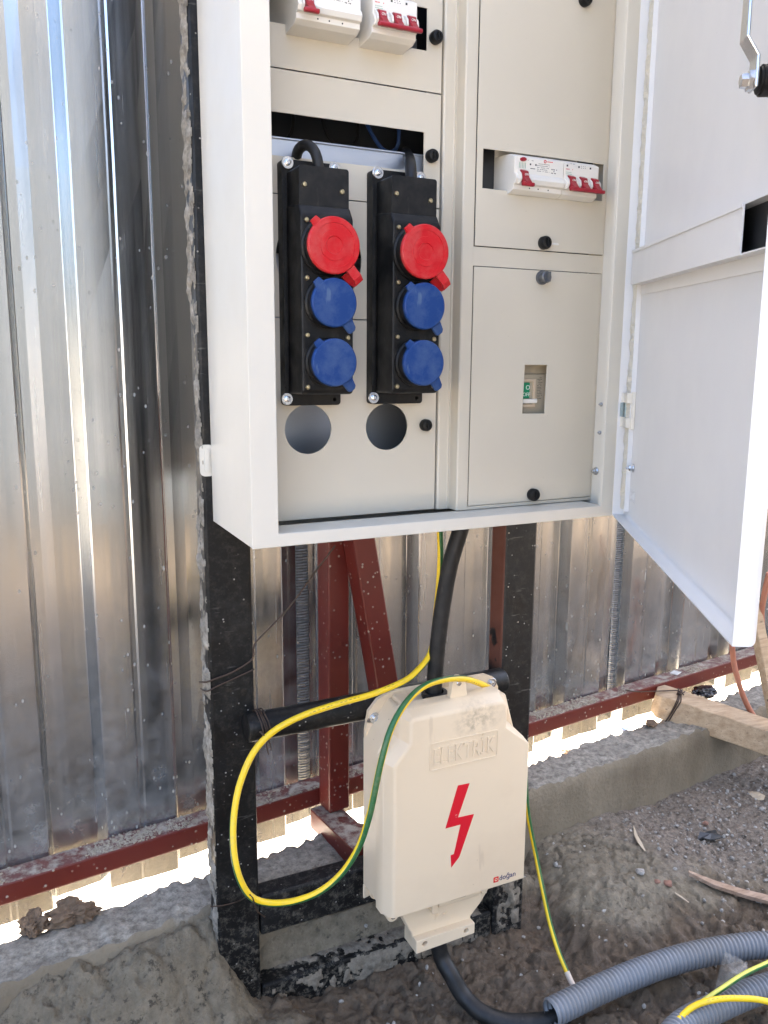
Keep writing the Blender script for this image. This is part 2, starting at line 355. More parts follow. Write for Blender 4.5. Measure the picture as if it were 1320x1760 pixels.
def text_mesh(s, size, fn, mb, ext=.0006, align='LEFT', bold=0):
    """letters laid on a surface: fn(a,b,d)->point, a along the line, b up, d depth towards the viewer"""
    cu = bpy.data.curves.new('letters', 'FONT'); cu.body = s; cu.size = size; cu.extrude = ext / 2; cu.offset = bold; cu.align_x = align; cu.resolution_u = 3
    ob = bpy.data.objects.new('letters', cu); col.objects.link(ob); dg = bpy.context.evaluated_depsgraph_get(); dg.update()
    me = bpy.data.meshes.new_from_object(ob.evaluated_get(dg)); vs = [fn(v.co.x, v.co.y, v.co.z) for v in me.vertices]
    mb.add(vs, [tuple(p.vertices) for p in me.polygons]); w_ = max(v.co.x for v in me.vertices)
    bpy.data.objects.remove(ob); bpy.data.curves.remove(cu); bpy.data.meshes.remove(me); return w_

# value-noise for displaced soil
LAT = RNG.rand(64, 64)
def vnoise(x, y, f):
    x = np.asarray(x) * f + 31.7; y = np.asarray(y) * f + 17.3; xi = np.floor(x).astype(int); yi = np.floor(y).astype(int); fx = x - xi; fy = y - yi
    fx = fx * fx * (3 - 2 * fx); fy = fy * fy * (3 - 2 * fy); a = LAT[xi % 64, yi % 64]; b = LAT[(xi + 1) % 64, yi % 64]; c = LAT[xi % 64, (yi + 1) % 64]; d = LAT[(xi + 1) % 64, (yi + 1) % 64]
    return (a * (1 - fx) + b * fx) * (1 - fy) + (c * (1 - fx) + d * fx) * fy
def fbm(x, y, f, o=5, g_=.5):
    s = 0; a = 1; t = 0
    for i in range(o): s = s + a * vnoise(x * (1 if i % 2 else .96) + y * .3 * (i % 3), y - x * .27 * (i % 2), f * 2 ** i); t += a; a *= g_
    return s / t
def sstep(a, b, x): t = np.clip((x - a) / (b - a), 0, 1); return t * t * (3 - 2 * t)

# ---------------------------------------------------------------- fence frame (turned 7.3 degrees)
FA = math.radians(7.3); FU = Vector((math.cos(FA), math.sin(FA), 0)); FN = Vector((-math.sin(FA), math.cos(FA), 0)); F0 = Vector((.267, 1.203, 0))
def fp(u, d, z): return F0 + FU * u + FN * d + Vector((0, 0, z))
FM = Matrix(((FU.x, FN.x, 0, F0.x), (FU.y, FN.y, 0, F0.y), (0, 0, 1, 0), (0, 0, 0, 1)))

# ================================================================ GROUND
def kerb_front(x): return 1.172 + (x - 1.047) * math.tan(FA)               # y of the beam's front face
def ground():
    def axis(lo, hi, st, far, gr=1.35):
        c = list(np.arange(lo, hi, st)); s = st; a = lo
        while a > -far: s *= gr; a -= s; c.insert(0, a)
        s = st; a = c[-1]
        while a < far: s *= gr; a += s; c.append(a)
        return np.array(c)
    xs = axis(-.22, 1.9, .0032, 300); ys = axis(.60, 1.30, .0032, 300)
    X, Y = np.meshgrid(xs, ys); kf = kerb_front(X); near = np.exp(-(np.clip(np.hypot(X - .7, Y - .9) - 2.2, 0, None) / 1.0) ** 2)
    # broad shape
    left = 1 - sstep(.235, .30, X); bay = sstep(.27, .33, X) * (1 - sstep(.74, .86, X))
    ramp_l = sstep(.90, 1.045, Y - .035 * sstep(.12, .24, X)) ** 1.1 * left * .140 * (1 - .6 * (1 - sstep(-.12, .02, X)))
    mid = sstep(1.055, 1.085, Y) * bay * .075
    rt = sstep(.86, 1.02, Y) * sstep(.80, .90, X) * (1 - sstep(1.02, 1.22, X)) * .040
    rear = sstep(.9, 1.25, Y) * sstep(1.0, 1.3, X) * .02
    Z = ramp_l + np.maximum(mid, rt) + rear - .026 * near * sstep(.30, .40, X) * (1 - sstep(.78, .93, Y) * sstep(.76, .84, X))
    Z = np.where((Y > 1.04) & (bay > .5), np.maximum(Z, mid - .01), Z)
    # clods, cracks
    n1 = fbm(X, Y, 14, 5, .55); n2 = fbm(X + 9, Y + 3, 42, 4, .6); rid = 1 - np.abs(2 * fbm(X + 4, Y, 20, 4, .55) - 1)
    crk = np.clip((rid - .90) / .10, 0, 1); gravel = sstep(1.0, 1.2, X + .5 * (Y - 1) + .25 * (n1 - .5)) * sstep(.9, 1.0, Y + .05 * (n1 - .5))
    brown = np.clip(1 - sstep(-.012, .026, Z + .05 * (n1 - .5)) + sstep(.84, .80, Y), 0, 1) * (1 - gravel)
    amp = .5 + 1.1 * brown
    edge = np.exp(-((Y - kf + .015) / .05) ** 2) * left
    n3 = fbm(X + 1, Y + 5, 75, 4, .7); pit = np.clip(.47 - fbm(X + 6, Y + 2, 60, 3, .6), 0, .16) / .16; pz = np.clip(fbm(X - 3, Y + 8, 7, 2) * 2 - .55, 0, 1)
    Z += near * ((n1 - .5) * .014 * amp + (n2 - .5) * .012 * (amp + edge) + (n3 - .5) * .011 * (.6 + amp * .5) - pit * .006 * pz - crk * .007 * (1 - gravel) + edge * (n1 - .55) * .022)
    lump = np.clip(fbm(X + 2, Y + 7, 30, 2) - .62, 0, 1) * .06 * (edge * .4 + brown * .8); Z += lump * near
    Z = np.where(Y > kf + .01, np.minimum(Z, .06), Z)
    outside = Y > kf + .05
    Z = np.where(outside, -.13 + near * (n1 - .5) * .02 + near * (n2 - .5) * .012, Z)
    Z = np.where((X < -.30) & ~outside, Z * .7, Z); Z = np.where((Y < .5), Z * .3, Z)
    ny, nx = X.shape; co = np.stack([X, Y, Z], -1).reshape(-1, 3)
    i = (np.arange(ny - 1)[:, None] * nx + np.arange(nx - 1)[None]).ravel(); q = np.stack([i, i + 1, i + nx + 1, i + nx], -1)
    me = bpy.data.meshes.new('ground'); me.vertices.add(len(co)); me.vertices.foreach_set('co', co.ravel())
    me.loops.add(q.size); me.loops.foreach_set('vertex_index', q.ravel()); me.polygons.add(len(q))
    me.polygons.foreach_set('loop_start', np.arange(0, q.size, 4)); me.update(calc_edges=True); me.validate()
    a = me.color_attributes.new('soil', 'FLOAT_COLOR', 'POINT'); c = np.zeros((len(co), 4)); c[:, 3] = 1
    c[:, 0] = brown.ravel(); c[:, 1] = gravel.ravel(); c[:, 2] = (Y > kf + .04).ravel()
    c[:, 2] = np.maximum(c[:, 2], ((X < -.4) & (Y < -.8) | (Y < -5)).ravel() * .6); a.data.foreach_set('color', c.ravel())
    o = link('ground', me, MUD, None, True); tag(o, 'grey and brown mud, loose gravel and bright building sand beyond the fence', kind='structure')
    o.pop('label', None); return X, Y, Z
GX, GY, GZ = ground()
gxs = GX[0]; gys = GY[:, 0]
def gz(x, y):
    return float(GZ[min(len(gys) - 1, np.searchsorted(gys, y)), min(len(gxs) - 1, np.searchsorted(gxs, x))])

# gravel
def gravel():
    m = MB(); ico = bmesh.new(); bmesh.ops.create_icosphere(ico, subdivisions=1, radius=1); V = [v.co.copy() for v in ico.verts]; Fc = [tuple(v.index for v in f.verts) for f in ico.faces]; ico.free()
    n = 0
    while n < 2600:
        x = random.uniform(.35, 1.9); y = random.uniform(.62, kerb_front(x) - .01)
        wgt = .08 + .92 * float(sstep(.95, 1.25, x + .3 * (y - 1)))
        if random.random() > wgt: continue
        n += 1; s = random.choice([.0012, .0018, .0025, .0035]) * random.uniform(.7, 1.3)
        if random.random() < .02: s *= 2
        rot = Matrix.Rotation(random.uniform(0, 6.3), 3, Vector((random.random(), random.random(), random.random())).normalized()); sx, sy, sz_ = random.uniform(.7, 1.4), random.uniform(.7, 1.3), random.uniform(.45, .9)
        b = Vector((x, y, gz(x, y) + s * .3))
        m.add([b + rot @ Vector((v.x * s * sx * random.uniform(.8, 1.2), v.y * s * sy, v.z * s * sz_)) for v in V], Fc)
    tag(m.build('gravel', STONE, fix=False), 'pale grit and small stones scattered over the soil beside the kerb beam', 'gravel', kind='stuff')
gravel()

# ================================================================ KERB BEAM
def rough_beam():
    m = bmesh.new(); L0, L1, st = -1.6, 3.2, .006; n = int((L1 - L0) / st); W = .093; Hh = .141
    pr = [(0, -.06), (0, .03), (0, .07), (0, .105), (0, .130), (.006, Hh), (.025, Hh), (.045, Hh), (.065, Hh), (.087, Hh), (W, .125), (W, -.16)]
    bx = 1.047; rows = []
    for i in range(n + 1):
        u = L0 + i * st; r = []
        for k, (d, z) in enumerate(pr):
            j = (vnoise(u, k * .37, 40) + .8 * vnoise(u, k * .61, 110) - .9) * (1.5 if k in (4, 5, 6, 9, 10) else .8); j2 = vnoise(u + 5, k * .2, 9) - .5
            p = Vector((bx, 1.172, 0)) + FU * u + FN * (d + j * .004 * (1 if 0 < k < 11 else 0) + j2 * .003)
            rowz = z + (j * .006 + j2 * .002 if k >= 4 else 0); r.append(m.verts.new((p.x, p.y, rowz)))
        rows.append(r)
    for a, b in zip(rows, rows[1:]):
        for k in range(len(pr) - 1): m.faces.new((a[k], b[k], b[k + 1], a[k + 1]))
    m.faces.new(rows[0]); m.faces.new(rows[-1][::-1])
    bmesh.ops.recalc_face_normals(m, faces=m.faces); me = bpy.data.meshes.new('kerb_beam'); m.to_mesh(me); m.free()
    o = link('kerb_beam', me, CONC, None, True); me.set_sharp_from_angle(angle=math.radians(45))
    tag(o, 'rough cast concrete strip footing running along the foot of the metal fence', 'concrete kerb')
rough_beam()

# ================================================================ FENCE
fence = thing('metal_fence', fp(.2, -.02, .1), 'tall corrugated galvanised sheet fence on red painted steel rail and posts', 'fence')
BR = (.204, .86, .331, .18)
def sheets():
    P_ = .193; near, sl, far, dep = .103, .013, .064, .027
    def prof(u0, u1):
        pts = []; k = math.floor((u0 + .139) / P_) - 1
        while -.139 + k * P_ < u1 + P_:
            s = -.139 + k * P_; q = [(s - .028, dep - .0005), (s - sl, dep), (s - sl + .002, dep - .001), (s - .002, .001), (s, 0), (s + .010, 0)]
            c = s + near / 2; q += [(c - .006, 0), (c - .003, .0014), (c + .003, .0014), (c + .006, 0), (s + near - .010, 0)]
            e = s + near; q += [(e, 0), (e + .002, .001), (e + sl - .002, dep - .001), (e + sl, dep), (e + sl + .012, dep), (e + sl + far * .45, dep - .0015)]
            pts += q; k += 1
        return [p for p in sorted(pts) if u0 <= p[0] <= u1]
    edges = [-3.0, -2.02, -1.06, -.005, .222, 1.005, 1.98, 2.95, 3.9]
    for i, (a, b) in enumerate(zip(edges, edges[1:])):
        off = .045 + (i % 2) * .0022; pr = prof(a - .02, b + .012); zs = np.linspace(.110 - .004 * (i % 2), 2.9, 30); m = MB(); n = len(pr); vs = []; fs = []
        for z in zs:
            for u, d in pr:
                wob = (vnoise(u, z, 3.1) - .5) * .010 + (vnoise(u + 7, z, 9) - .5) * .0018
                vs.append(fp(u, off + d + wob, z + (.002 * math.sin(u * 31) if z < .2 else 0)))
        for r in range(len(zs) - 1):
            for c in range(n - 1): k = r * n + c; fs.append((k, k + 1, k + n + 1, k + n))
        m.add(vs, fs); o = m.build('sheet', ZINC, fence, fix=False)
        s = o.modifiers.new('solid', 'SOLIDIFY'); s.thickness = .0008; s.offset = 1
    for u in (.209, .999):                   # knurled lap seams
        m = MB(); c = [(-.012, .0), (-.009, -.004), (0, -.006), (.009, -.004), (.012, 0)]; vs = []; fs = []; zs = np.linspace(.13, 2.3, 330)
        for j, z in enumerate(zs):
            for a, d in c: vs.append(fp(u + a, .069 + d + (.0015 if j % 2 and abs(a) < .01 else 0), z))
        for r in range(len(zs) - 1):
            for q in range(4): k = r * 5 + q; fs.append((k, k + 1, k + 6, k + 5))
        m.add(vs, fs).build('lap_seam', KNURL, fence, smooth=False, fix=False)
sheets()
def fbar(name, a, b, parent=fence, bev=.003, M=FM, mm=REDOX): return MB().box(a, b, M).build(name, mm, parent, bevel=bev)
fbar('rail', (-3.0, 0, .168), (3.9, .040, .201))
fbar('rail', (-3.0, .003, 1.70), (3.9, .043, 1.735))
for u in (-1.25, 1.95): fbar('post', (u, -.040, .14), (u + .04, -.002, 1.9))
fbar('post', (.2, -.040, .172), (.239, -.002, 1.9))
fbar('foot_bar', (.182, -.148, .134), (.230, -.003, .1705))
# raking brace from the post head down to the rail, leaning to the right along the fence
a_ = Vector((BR[0], -.060, BR[1])); b_ = Vector((BR[2], -.060, BR[3])); dz = (b_ - a_).normalized(); sy_ = Vector((0, 1, 0)); sx_ = sy_.cross(dz).normalized()
BM = FM @ Matrix(((sx_.x, sy_.x, dz.x, a_.x), (sx_.y, sy_.y, dz.y, a_.y), (sx_.z, sy_.z, dz.z, a_.z), (0, 0, 0, 1)))
MB().box((-.020, -.019, 0), (.020, .019, (b_ - a_).length), BM).build('brace', REDOX, fence, bevel=.003)
fbar('bracket', (.196, -.14, .105), (.202, -.06, .1415), bev=0, mm=POST)

def crumbs():
    m = MB(); ico = bmesh.new(); bmesh.ops.create_icosphere(ico, subdivisions=1, radius=1); V = [v.co.copy() for v in ico.verts]; Fc = [tuple(v.index for v in f.verts) for f in ico.faces]; ico.free(); n = 0
    while n < 3800:
        u = random.uniform(-.45, 1.35); d = random.betavariate(1.2, 1.6) * .038 + .001
        if vnoise(u, d * 4, 11) * .7 + vnoise(u, d, 40) * .5 < .58 + (.12 if u > 1 else 0) + random.uniform(-.08, .08): continue
        n += 1; s = random.choice([.0006, .0008, .0012, .0019]) * random.uniform(.7, 1.2); b = fp(u, d, .201 + s * .4)
        m.add([b + Vector((v.x * s * random.uniform(.8, 1.5), v.y * s * random.uniform(.8, 1.4), v.z * s * .8)) for v in V], Fc)
    tag(m.build('mortar_crumbs', MORT, fix=False), 'pale mortar crumbs and dust strewn along the top of the red rail', 'mortar crumbs', kind='stuff')
MORT = crumb('mortar', (.34, .28, .20), (.54, .47, .36)); crumbs()

# ================================================================ BLACK STEEL FRAME
frame = thing('steel_frame', (.5, 1.05, 0), 'black painted welded tube stand with mud splashes carrying the open cabinet', 'metal stand')
MB().box((.240, 1.035, -.12), (.301, 1.075, 1.95)).build('post', POST, frame, bevel=.004)
p = MB().box((.701, 1.035, -.12), (.760, 1.075, 1.95)).build('post', POSTR, frame, bevel=.004); p['label'] = 'right post with a patch of bare reddish steel on its side'
def roundbar():
    m = MB(); MX = Matrix.Translation((.283, 1.0145, .4365)) @ Matrix.Rotation(PI / 2, 4, 'Y')
    m.lathe([(.0165, -.001), (.0190, 0), (.0195, .004), (.0195, .404), (.016, .409)], MX, 40); return m.build('crossbar', POST, frame, smooth=True)
roundbar()
MB().box((.303, 1.038, .101), (.699, 1.073, .164)).build('crossbar', POST, frame, bevel=.004)
MB().box((.303, 1.037, -.07), (.699, 1.074, .020)).build('crossbar', POST, frame, bevel=.004)
def crust(name, boxes, label=None):
    """lumpy dried mud stuck on a face: list of (origin, U, V, N, lu, lv, thick, cover)"""
    m = MB()
    for o, U, V, N, lu, lv, th, cov, seed in boxes:
        st = .0025; nu, nv = max(2, int(lu / st)), max(2, int(lv / st)); U_, V_ = np.meshgrid(np.linspace(0, lu, nu), np.linspace(0, lv, nv)); h = .55 * fbm(U_ + seed, V_ + seed * 1.7, 30, 4, .6) + .45 * fbm(U_ + seed, V_ * .7 + seed, 95, 3, .7)
        ed = np.minimum(np.minimum(U_, lu - U_) / (lu * .25), np.minimum(V_, lv - V_) / .02); hh = (h - (1 - cov)) * 3 * np.clip(ed, 0, 1) - .12 * (1 - np.clip(ed, 0, 1)); D = np.clip(hh, -.4, 1.3) * th
        vs = [Vector(o) + Vector(U) * U_[j, i] + Vector(V) * V_[j, i] + Vector(N) * D[j, i] for j in range(nv) for i in range(nu)]
        fs = [(j * nu + i, j * nu + i + 1, (j + 1) * nu + i + 1, (j + 1) * nu + i) for j in range(nv - 1) for i in range(nu - 1) if max(D[j, i], D[j, i + 1], D[j + 1, i], D[j + 1, i + 1]) > 0]
        m.add(vs, fs)
    o = m.build('mud_crust', CRUST if name == 'mud_crust' else CRUST2, frame, smooth=False, fix=False)
    o.data.polygons.foreach_set('use_smooth', [True] * len(o.data.polygons))
    if label: o['label'] = label
crust('mud_crust', [((.2397, 1.078, -.02), (0, -1, 0), (0, 0, 1), (-1, 0, 0), .046, 1.42, .0070, .53, 3.1)], 'thick dried mortar caking the left side of the left post')
crust('mud_film', [((.305, 1.0365, -.03), (1, 0, 0), (0, 0, 1), (0, -1, 0), .39, .050, .006, .55, 9.3),
                    ((.305, 1.036, .0202), (1, 0, 0), (0, 1, 0), (0, 0, 1), .39, .040, .007, .58, 5.3),
                    ((.705, 1.0345, -.02), (1, 0, 0), (0, 0, 1), (0, -1, 0), .05, .13, .009, .60, 12.3)], 'dried mud smeared over the lowest crossbar')

# ================================================================ CABINET
X0, X1 = .2513, .7513; YF, YB = .86, 1.033; ZB, ZT = .718, 1.58
cab = thing('electrical_cabinet', ((X0 + X1) / 2, YB, ZB), 'cream steel distribution cabinet with its door hanging open on the right', 'electrical cabinet')
m = MB()
t = .0016
m.box((X0, YF, ZB), (X0 + t, YB, ZT)); m.box((X1 - t, YF, ZB), (X1, YB, ZT)); m.box((X0 + t, YF + .0005, ZB), (X1 - t, YB, ZB + t)); m.box((X0 + t, YF, ZT - t), (X1 - t, YB, ZT)); m.box((X0 + t, YB - t, ZB + t), (X1 - t, YB - .0002, ZT - t))
m.build('shell', CAB, cab, bevel=.0007)
# front flange: picture frame with inner return edges
ix0, ix1, iz0, iz1 = .2812, .7315, .7320, ZT - .03
m = MB().prism(rect(X0 - .0006, ZB - .0006, X1 + .0006, ZT), XZ, YF - .0022, YF - .0002, [rect(ix0, iz0, ix1, iz1)])
m.build('front_flange', CAB, cab, bevel=.0007)
m = MB(); m.box((ix0 - .0016, YF, iz0), (ix0, YF + .010, iz1)); m.box((ix1, YF, iz0), (ix1 + .0016, YF + .004, iz1)); m.box((ix0, YF, iz0 - .0016), (ix1 + .0016, YF + .044, iz0)); m.build('flange_return', CAB, cab)
MB().box((.545, .93, ZB + .02), (.7485, .9315, ZT - .03)).build('shade_sheet', SHADE, cab)  # near-black sheet paints the shade behind the right bay
MB().box((.283, 1.02, ZB + .01), (.545, 1.0225, 1.05)).build('mounting_plate', PLATE, cab); MB().box((.283, 1.02, 1.052), (.545, 1.0225, ZT - .03)).build('shade_sheet', SHADE, cab)  # near-black upper sheet paints the shade behind the left slots
PY = .922
left_defs = [(1.2328, 1.42, [rect(.3015, 1.2765, .4925, 1.322)]), (1.1035, 1.2312, [rect(.290, 1.1425, .4905, 1.1875)]),
             (.9697, 1.1022, [circ(.357, 1.036, .0525)]), (.7335, .9683, [circ(.3410, .8410, .0292), circ(.4440, .8410, .0285)])]
for i, (z0, z1, hl) in enumerate(left_defs):
    o = MB().prism(rect(.2835, z0, .5125, z1), XZ, PY, PY + .0015, hl).build('cover_panel', PANEL, cab)
o0 = None
def knob(x, y, z, parent, mm=BLACK, r=.0075, h=.011, name='knob'):
    M = toward(x, y, z); m = MB().lathe([(r * .9, 0), (r, .0015), (r, h - .003), (r * .82, h - .0006), (r * .5, h), (r * .45, h - .001), (.0005, h - .001)], M, 26)
    m.box((x - r * .12, y - h - .0012, z - r * .6), (x + r * .12, y - h + .0012, z + r * .6), None); return m.build(name, mm, parent, smooth=True)
for x, z in ((.502, 1.291), (.499, 1.161), (.496, .842)): knob(x, PY, z, cab)
# galvanised cross strip seen through the slot, with a rolled lip; wires hanging behind it
m = MB().box((.283, .932, 1.105), (.512, .9335, 1.1625)); m.box((.283, .930, 1.1625), (.512, .9445, 1.1640)); m.box((.283, .9430, 1.1640), (.512, .9445, 1.1680)); m.build('cross_strip', PLATE, cab, bevel=.0005)
m = MB().box((.283, .985, 1.276), (.512, .9865, 1.312)); m.build('din_rail', PLATE, cab)
for k in (0, 3, 5):
    x = .30 + .028 * k; z = 1.24
    o = tube([(x, 1.005, z), (x + .01, .985, 1.185 + .006 * (k % 3)), (x + .028, .98, 1.172 + .004 * (k % 2)), (x + .05, .99, 1.19), (x + .055, 1.005, 1.25)], .0024, 8).build('inner_wire', BLUE if k == 5 else RUBBER, cab, smooth=True)
# divider between the two bays
m = MB().prism([(.5150, .925), (.5150, .9205), (.5170, .9190), (.5285, .9190), (.5295, .9175), (.5305, .9190), (.5325, .9190), (.5330, .9020), (.5345, .9005), (.5485, .9005), (.5485, .93), (.515, .93)],
               lambda a, b, d: (a, b, d), .7330, 1.55); m.build('divider', PANEL, cab, bevel=.0004)
# right bay: surround and two service doors
RY = .9005
m = MB().prism(rect(.5487, .7330, .7495, 1.55), XZ, RY + .0005, RY + .0025, [rect(.5495, .7372, .7475, 1.0365), rect(.5495, 1.0590, .7475, 1.405)]); m.build('bay_frame', PANEL, cab)
pm = MB().prism(rect(.5505, .7380, .7465, 1.0355), XZ, RY - .0006, RY + .001, [[(.6290, .8545), (.6640, .8540), (.6655, .9170), (.6305, .9170)]]).build('service_door', PANEL, cab, bevel=.0004)
pu = MB().prism(rect(.5505, 1.0600, .7465, 1.404), XZ, RY - .0012, RY + .0004, [rect(.5590, 1.1270, .7455 - .004, 1.1720)]).build('service_door', PANEL, cab, bevel=.0004)
knob(.6510, RY, 1.0690, pu, r=.0082); knob(.6485, RY, .7470, pm, r=.0082); knob(.6975, RY, 1.358, pu, r=.0082)
m = MB().lathe([(.0088, 0), (.009, .003), (.0072, .0035), (.0072, .012), (.006, .013), (.0005, .013)], toward(.6510, RY, 1.0267), 26); m.box((.6490, RY - .018, 1.0207), (.6530, RY - .012, 1.0327)); m.build('key_lock', mat('lock_grey', (.13, .135, .14), .4, .5), pm, smooth=True)
MB().prism(rrect(.6635, 1.0675, .6745, 1.0702, .0012), XZ, RY - .0022, RY - .001).build('slot_plug', WHITEP, pu, bevel=.0004)
m = MB()
m.prism(rrect(X0 - .014, .776, X0 + .004, .816, .006), XZ, YB + .0005, YB + .003); m.prism(rrect(X0 - .009, .782, X0 - .003, .810, .0025), XZ, YB - .002, YB + .001)
m.build('mounting_lug', CAB, cab, smooth=True, bevel=.001)
def hexbolt(x, y, z, parent, ax, r=.005, h=.006, mm=STEEL, name='bolt'):
    M = Matrix.Translation((x, y, z)) @ Vector(ax).to_track_quat('Z', 'Y').to_matrix().to_4x4()
    return MB().lathe([(r, 0), (r, h * .7), (r * .85, h)], M, 6).lathe([(r * 1.35, -.0005), (r * 1.35, .0009)], M, 20).lathe([(r * .45, h), (r * .4, h * 1.6)], M, 10).build(name, mm, parent, bevel=.0003)
hexbolt(.7495, .8930, .7740, cab, (-1, 0, 0), .0042, .005)
for z in (.865, .827): hexbolt(.7495, .889, z, cab, (-1, 0, 0), .0022, .003)

# ---- the door, swung open about 58 degrees
HP = Vector((.7512, .8579, 0)); DU = Vector((-.5222, -.8528, 0)); DW = Vector((.8528, -.5222, 0)); DL = .527
DM = Matrix(((DU.x, DW.x, 0, HP.x), (DU.y, DW.y, 0, HP.y), (0, 0, 1, 0), (0, 0, 0, 1)))      # local: x along the door, y towards its outside, z up
def dp(u, t_, z): return HP + DU * u + DW * t_ + Vector((0, 0, z))
DT = .0165; dz0, dz1 = .7185, 1.585
def door_pan():
    # folded tray with softly rounded bends: skin plus four flanges
    m = MB(); r = .005; pr = [(0, 0)]; 
    cs = [(-.0012, 0), (0, DT - r)] + [(r - r * math.cos(a), DT - r + r * math.sin(a)) for a in np.linspace(.3, PI / 2, 5)]
    n = len(cs)
    def ring(s):                             # inset s from the outline at depth t
        return [(s, dz0 + s), (DL - s, dz0 + s), (DL - s, dz1 - s), (s, dz1 - s)]
    vs = []; fs = []
    prof_in = [(0.0012, 0)] + [(.0012, DT - r)] + [(.0012 + r - r * math.cos(a), DT - r + r * math.sin(a)) for a in np.linspace(.3, PI / 2, 5)]
    prof_out = [(0, 0)] + [(0, DT - r)] + [(r * 1.2 - r * 1.2 * math.cos(a), DT - r + (r + .0014) * math.sin(a)) for a in np.linspace(.3, PI / 2, 5)]
    def surf(prf):
        b = len(vs)
        for s, tt in prf: vs.extend(dp(u, tt, z) for u, z in ring(s))
        for i in range(len(prf) - 1):
            for k in range(4): j = (k + 1) % 4; fs.append((b + i * 4 + k, b + i * 4 + j, b + i * 4 + 4 + j, b + i * 4 + 4 + k))
        e = b + (len(prf) - 1) * 4; fs.append((e, e + 1, e + 2, e + 3)); return b
    a0 = surf(prof_in); b0 = surf(prof_out)
    for k in range(4): j = (k + 1) % 4; fs.append((a0 + k, a0 + j, b0 + j, b0 + k))
    o = m.add(vs, fs).build('door', CAB2, cab, smooth=True); o['label'] = 'cabinet door seen from its inner side with rounded folded edges'; return o
door = door_pan()
def gask():
    m = MB(); vs = []; fs = []; zs = np.linspace(dz0 + .012, dz1 - .012, 240)
    c = [(.0105 * math.cos(a), .0075 * math.sin(a)) for a in np.linspace(PI, 2 * PI, 9)]
    for z in zs:
        for i, (a, b) in enumerate(c):
            k = (vnoise(z, i * .3, 130) - .5) * .0030 + (vnoise(z, i * .11 + 3, 330) - .5) * .0012; vs.append(dp(.0145 + a, DT - .001 + b + k, z))
    for r_ in range(len(zs) - 1):
        for q in range(8): k = r_ * 9 + q; fs.append((k, k + 1, k + 10, k + 9))
    m.add(vs, fs).build('gasket', GASKET, door, smooth=False, fix=False)
gask()
m = MB().box((.026, DT - .006, dz0 + .010), (.0275, DT - .0002, dz1 - .01), DM); m.build('gasket_channel', CAB2, door)
# cross stiffener: open-ended channel
def stiff():
    m = MB(); d0, d1 = .002, DT - .0003; zt = lambda u: 1.0560 - .048 * (u - .06); zb = lambda u: 1.0150 - .038 * (u - .06); th = .0012; ua, ub, uc = .030, .464, DL - .004
    def quadbox(u0, u1, f0, f1, t0, t1):
        vs = [dp(u, tt, f(u)) for u in (u0, u1) for tt in (t0, t1) for f in (f0, f1)]
        m.add(vs, [(0, 1, 3, 2), (4, 6, 7, 5), (0, 4, 5, 1), (2, 3, 7, 6), (0, 2, 6, 4), (1, 5, 7, 3)])
    quadbox(ua, ub, zb, lambda u: zt(u) - .0012, d0, d0 + th); quadbox(ua, ub, lambda u: zt(u) - .0034, zt, d0 - .0012, d0 - .0001)
    quadbox(ua, uc, zt, lambda u: zt(u) - th, d0 + th, d1); quadbox(ua, uc, zb, lambda u: zb(u) + th, d0 + th, d1)
    quadbox(ua, uc, lambda u: zb(u) - .012, zb, d1 - .0012, d1)
    return m.build('stiffener', CAB2, door)
stiff()
MB().prism([(.395, 1.0045), (.5225, .9985), (.5225, 1.0325), (.395, 1.0388)], lambda a, b, d: dp(a, d, b), DT - .0028, DT - .0018).build('stiffener_shade', SHADE, door)  # dark patch on the skin paints the shade inside the channel
# cam latch
def latch():
    lx, lz = .491, 1.111; A = Matrix.Translation(dp(lx, DT, lz)) @ (-DW).to_track_quat('Z', 'Y').to_matrix().to_4x4()
    b = MB().lathe([(.0135, -.004), (.0135, .0012), (.0102, .0012), (.0102, .008), (.0108, .0085), (.0108, .0105), (.0102, .011), (.0102, .0178), (.0088, .0178), (.0088, .0195)], A, 24).build('latch_body', BLACK, door, smooth=True)
    MB().lathe([(.0062, .0225), (.0070, .0235), (.0070, .0265), (.0052, .027), (.0046, .031), (.003, .0315)], A, 6).build('latch_nut', STEEL, door)
    # cranked lever
    pts = [(-.006, .0212), (.014, .0212), (.026, .029), (.062, .029)]; m = MB(); w_ = .0085; th = .0024
    cs = []
    for i, (h, o_) in enumerate(pts):
        for s in (-1, 1):
            for q in (0, 1): cs.append(dp(lx + s * w_ * (1 if i < 3 else .85) + .0 * h, DT - o_ - q * th, lz + h))
    fs = []
    for i in range(3):
        k = i * 4; fs += [(k, k + 1, k + 5, k + 4), (k + 2, k + 6, k + 7, k + 3), (k, k + 4, k + 6, k + 2), (k + 1, k + 3, k + 7, k + 5)]
    fs += [(0, 2, 3, 1), (12, 13, 15, 14)]; m.add(cs, fs).build('latch_lever', STEEL, door, bevel=.0012)
latch()
hexbolt(*dp(.045, DT - .001, .7880), door, tuple(-DW), .0042, .006, name='earth_stud')
# pressed mark low on the door: a little frame round three raised glyph strokes
def mark():
    f = lambda a, b, d: dp(.036 + a, DT - .0002 - d, .7440 + b)
    m = MB().prism(rrect(0, 0, .026, .0155, .002), f, 0, .0006, [rrect(.0012, .0012, .0248, .0143, .0014)]); text_mesh('arl', .0125, lambda a, b, d: f(.0045 + a, .0042 + b, d + .0002), m, .0008)
    m.build('embossed_mark', CAB2, door)
mark()
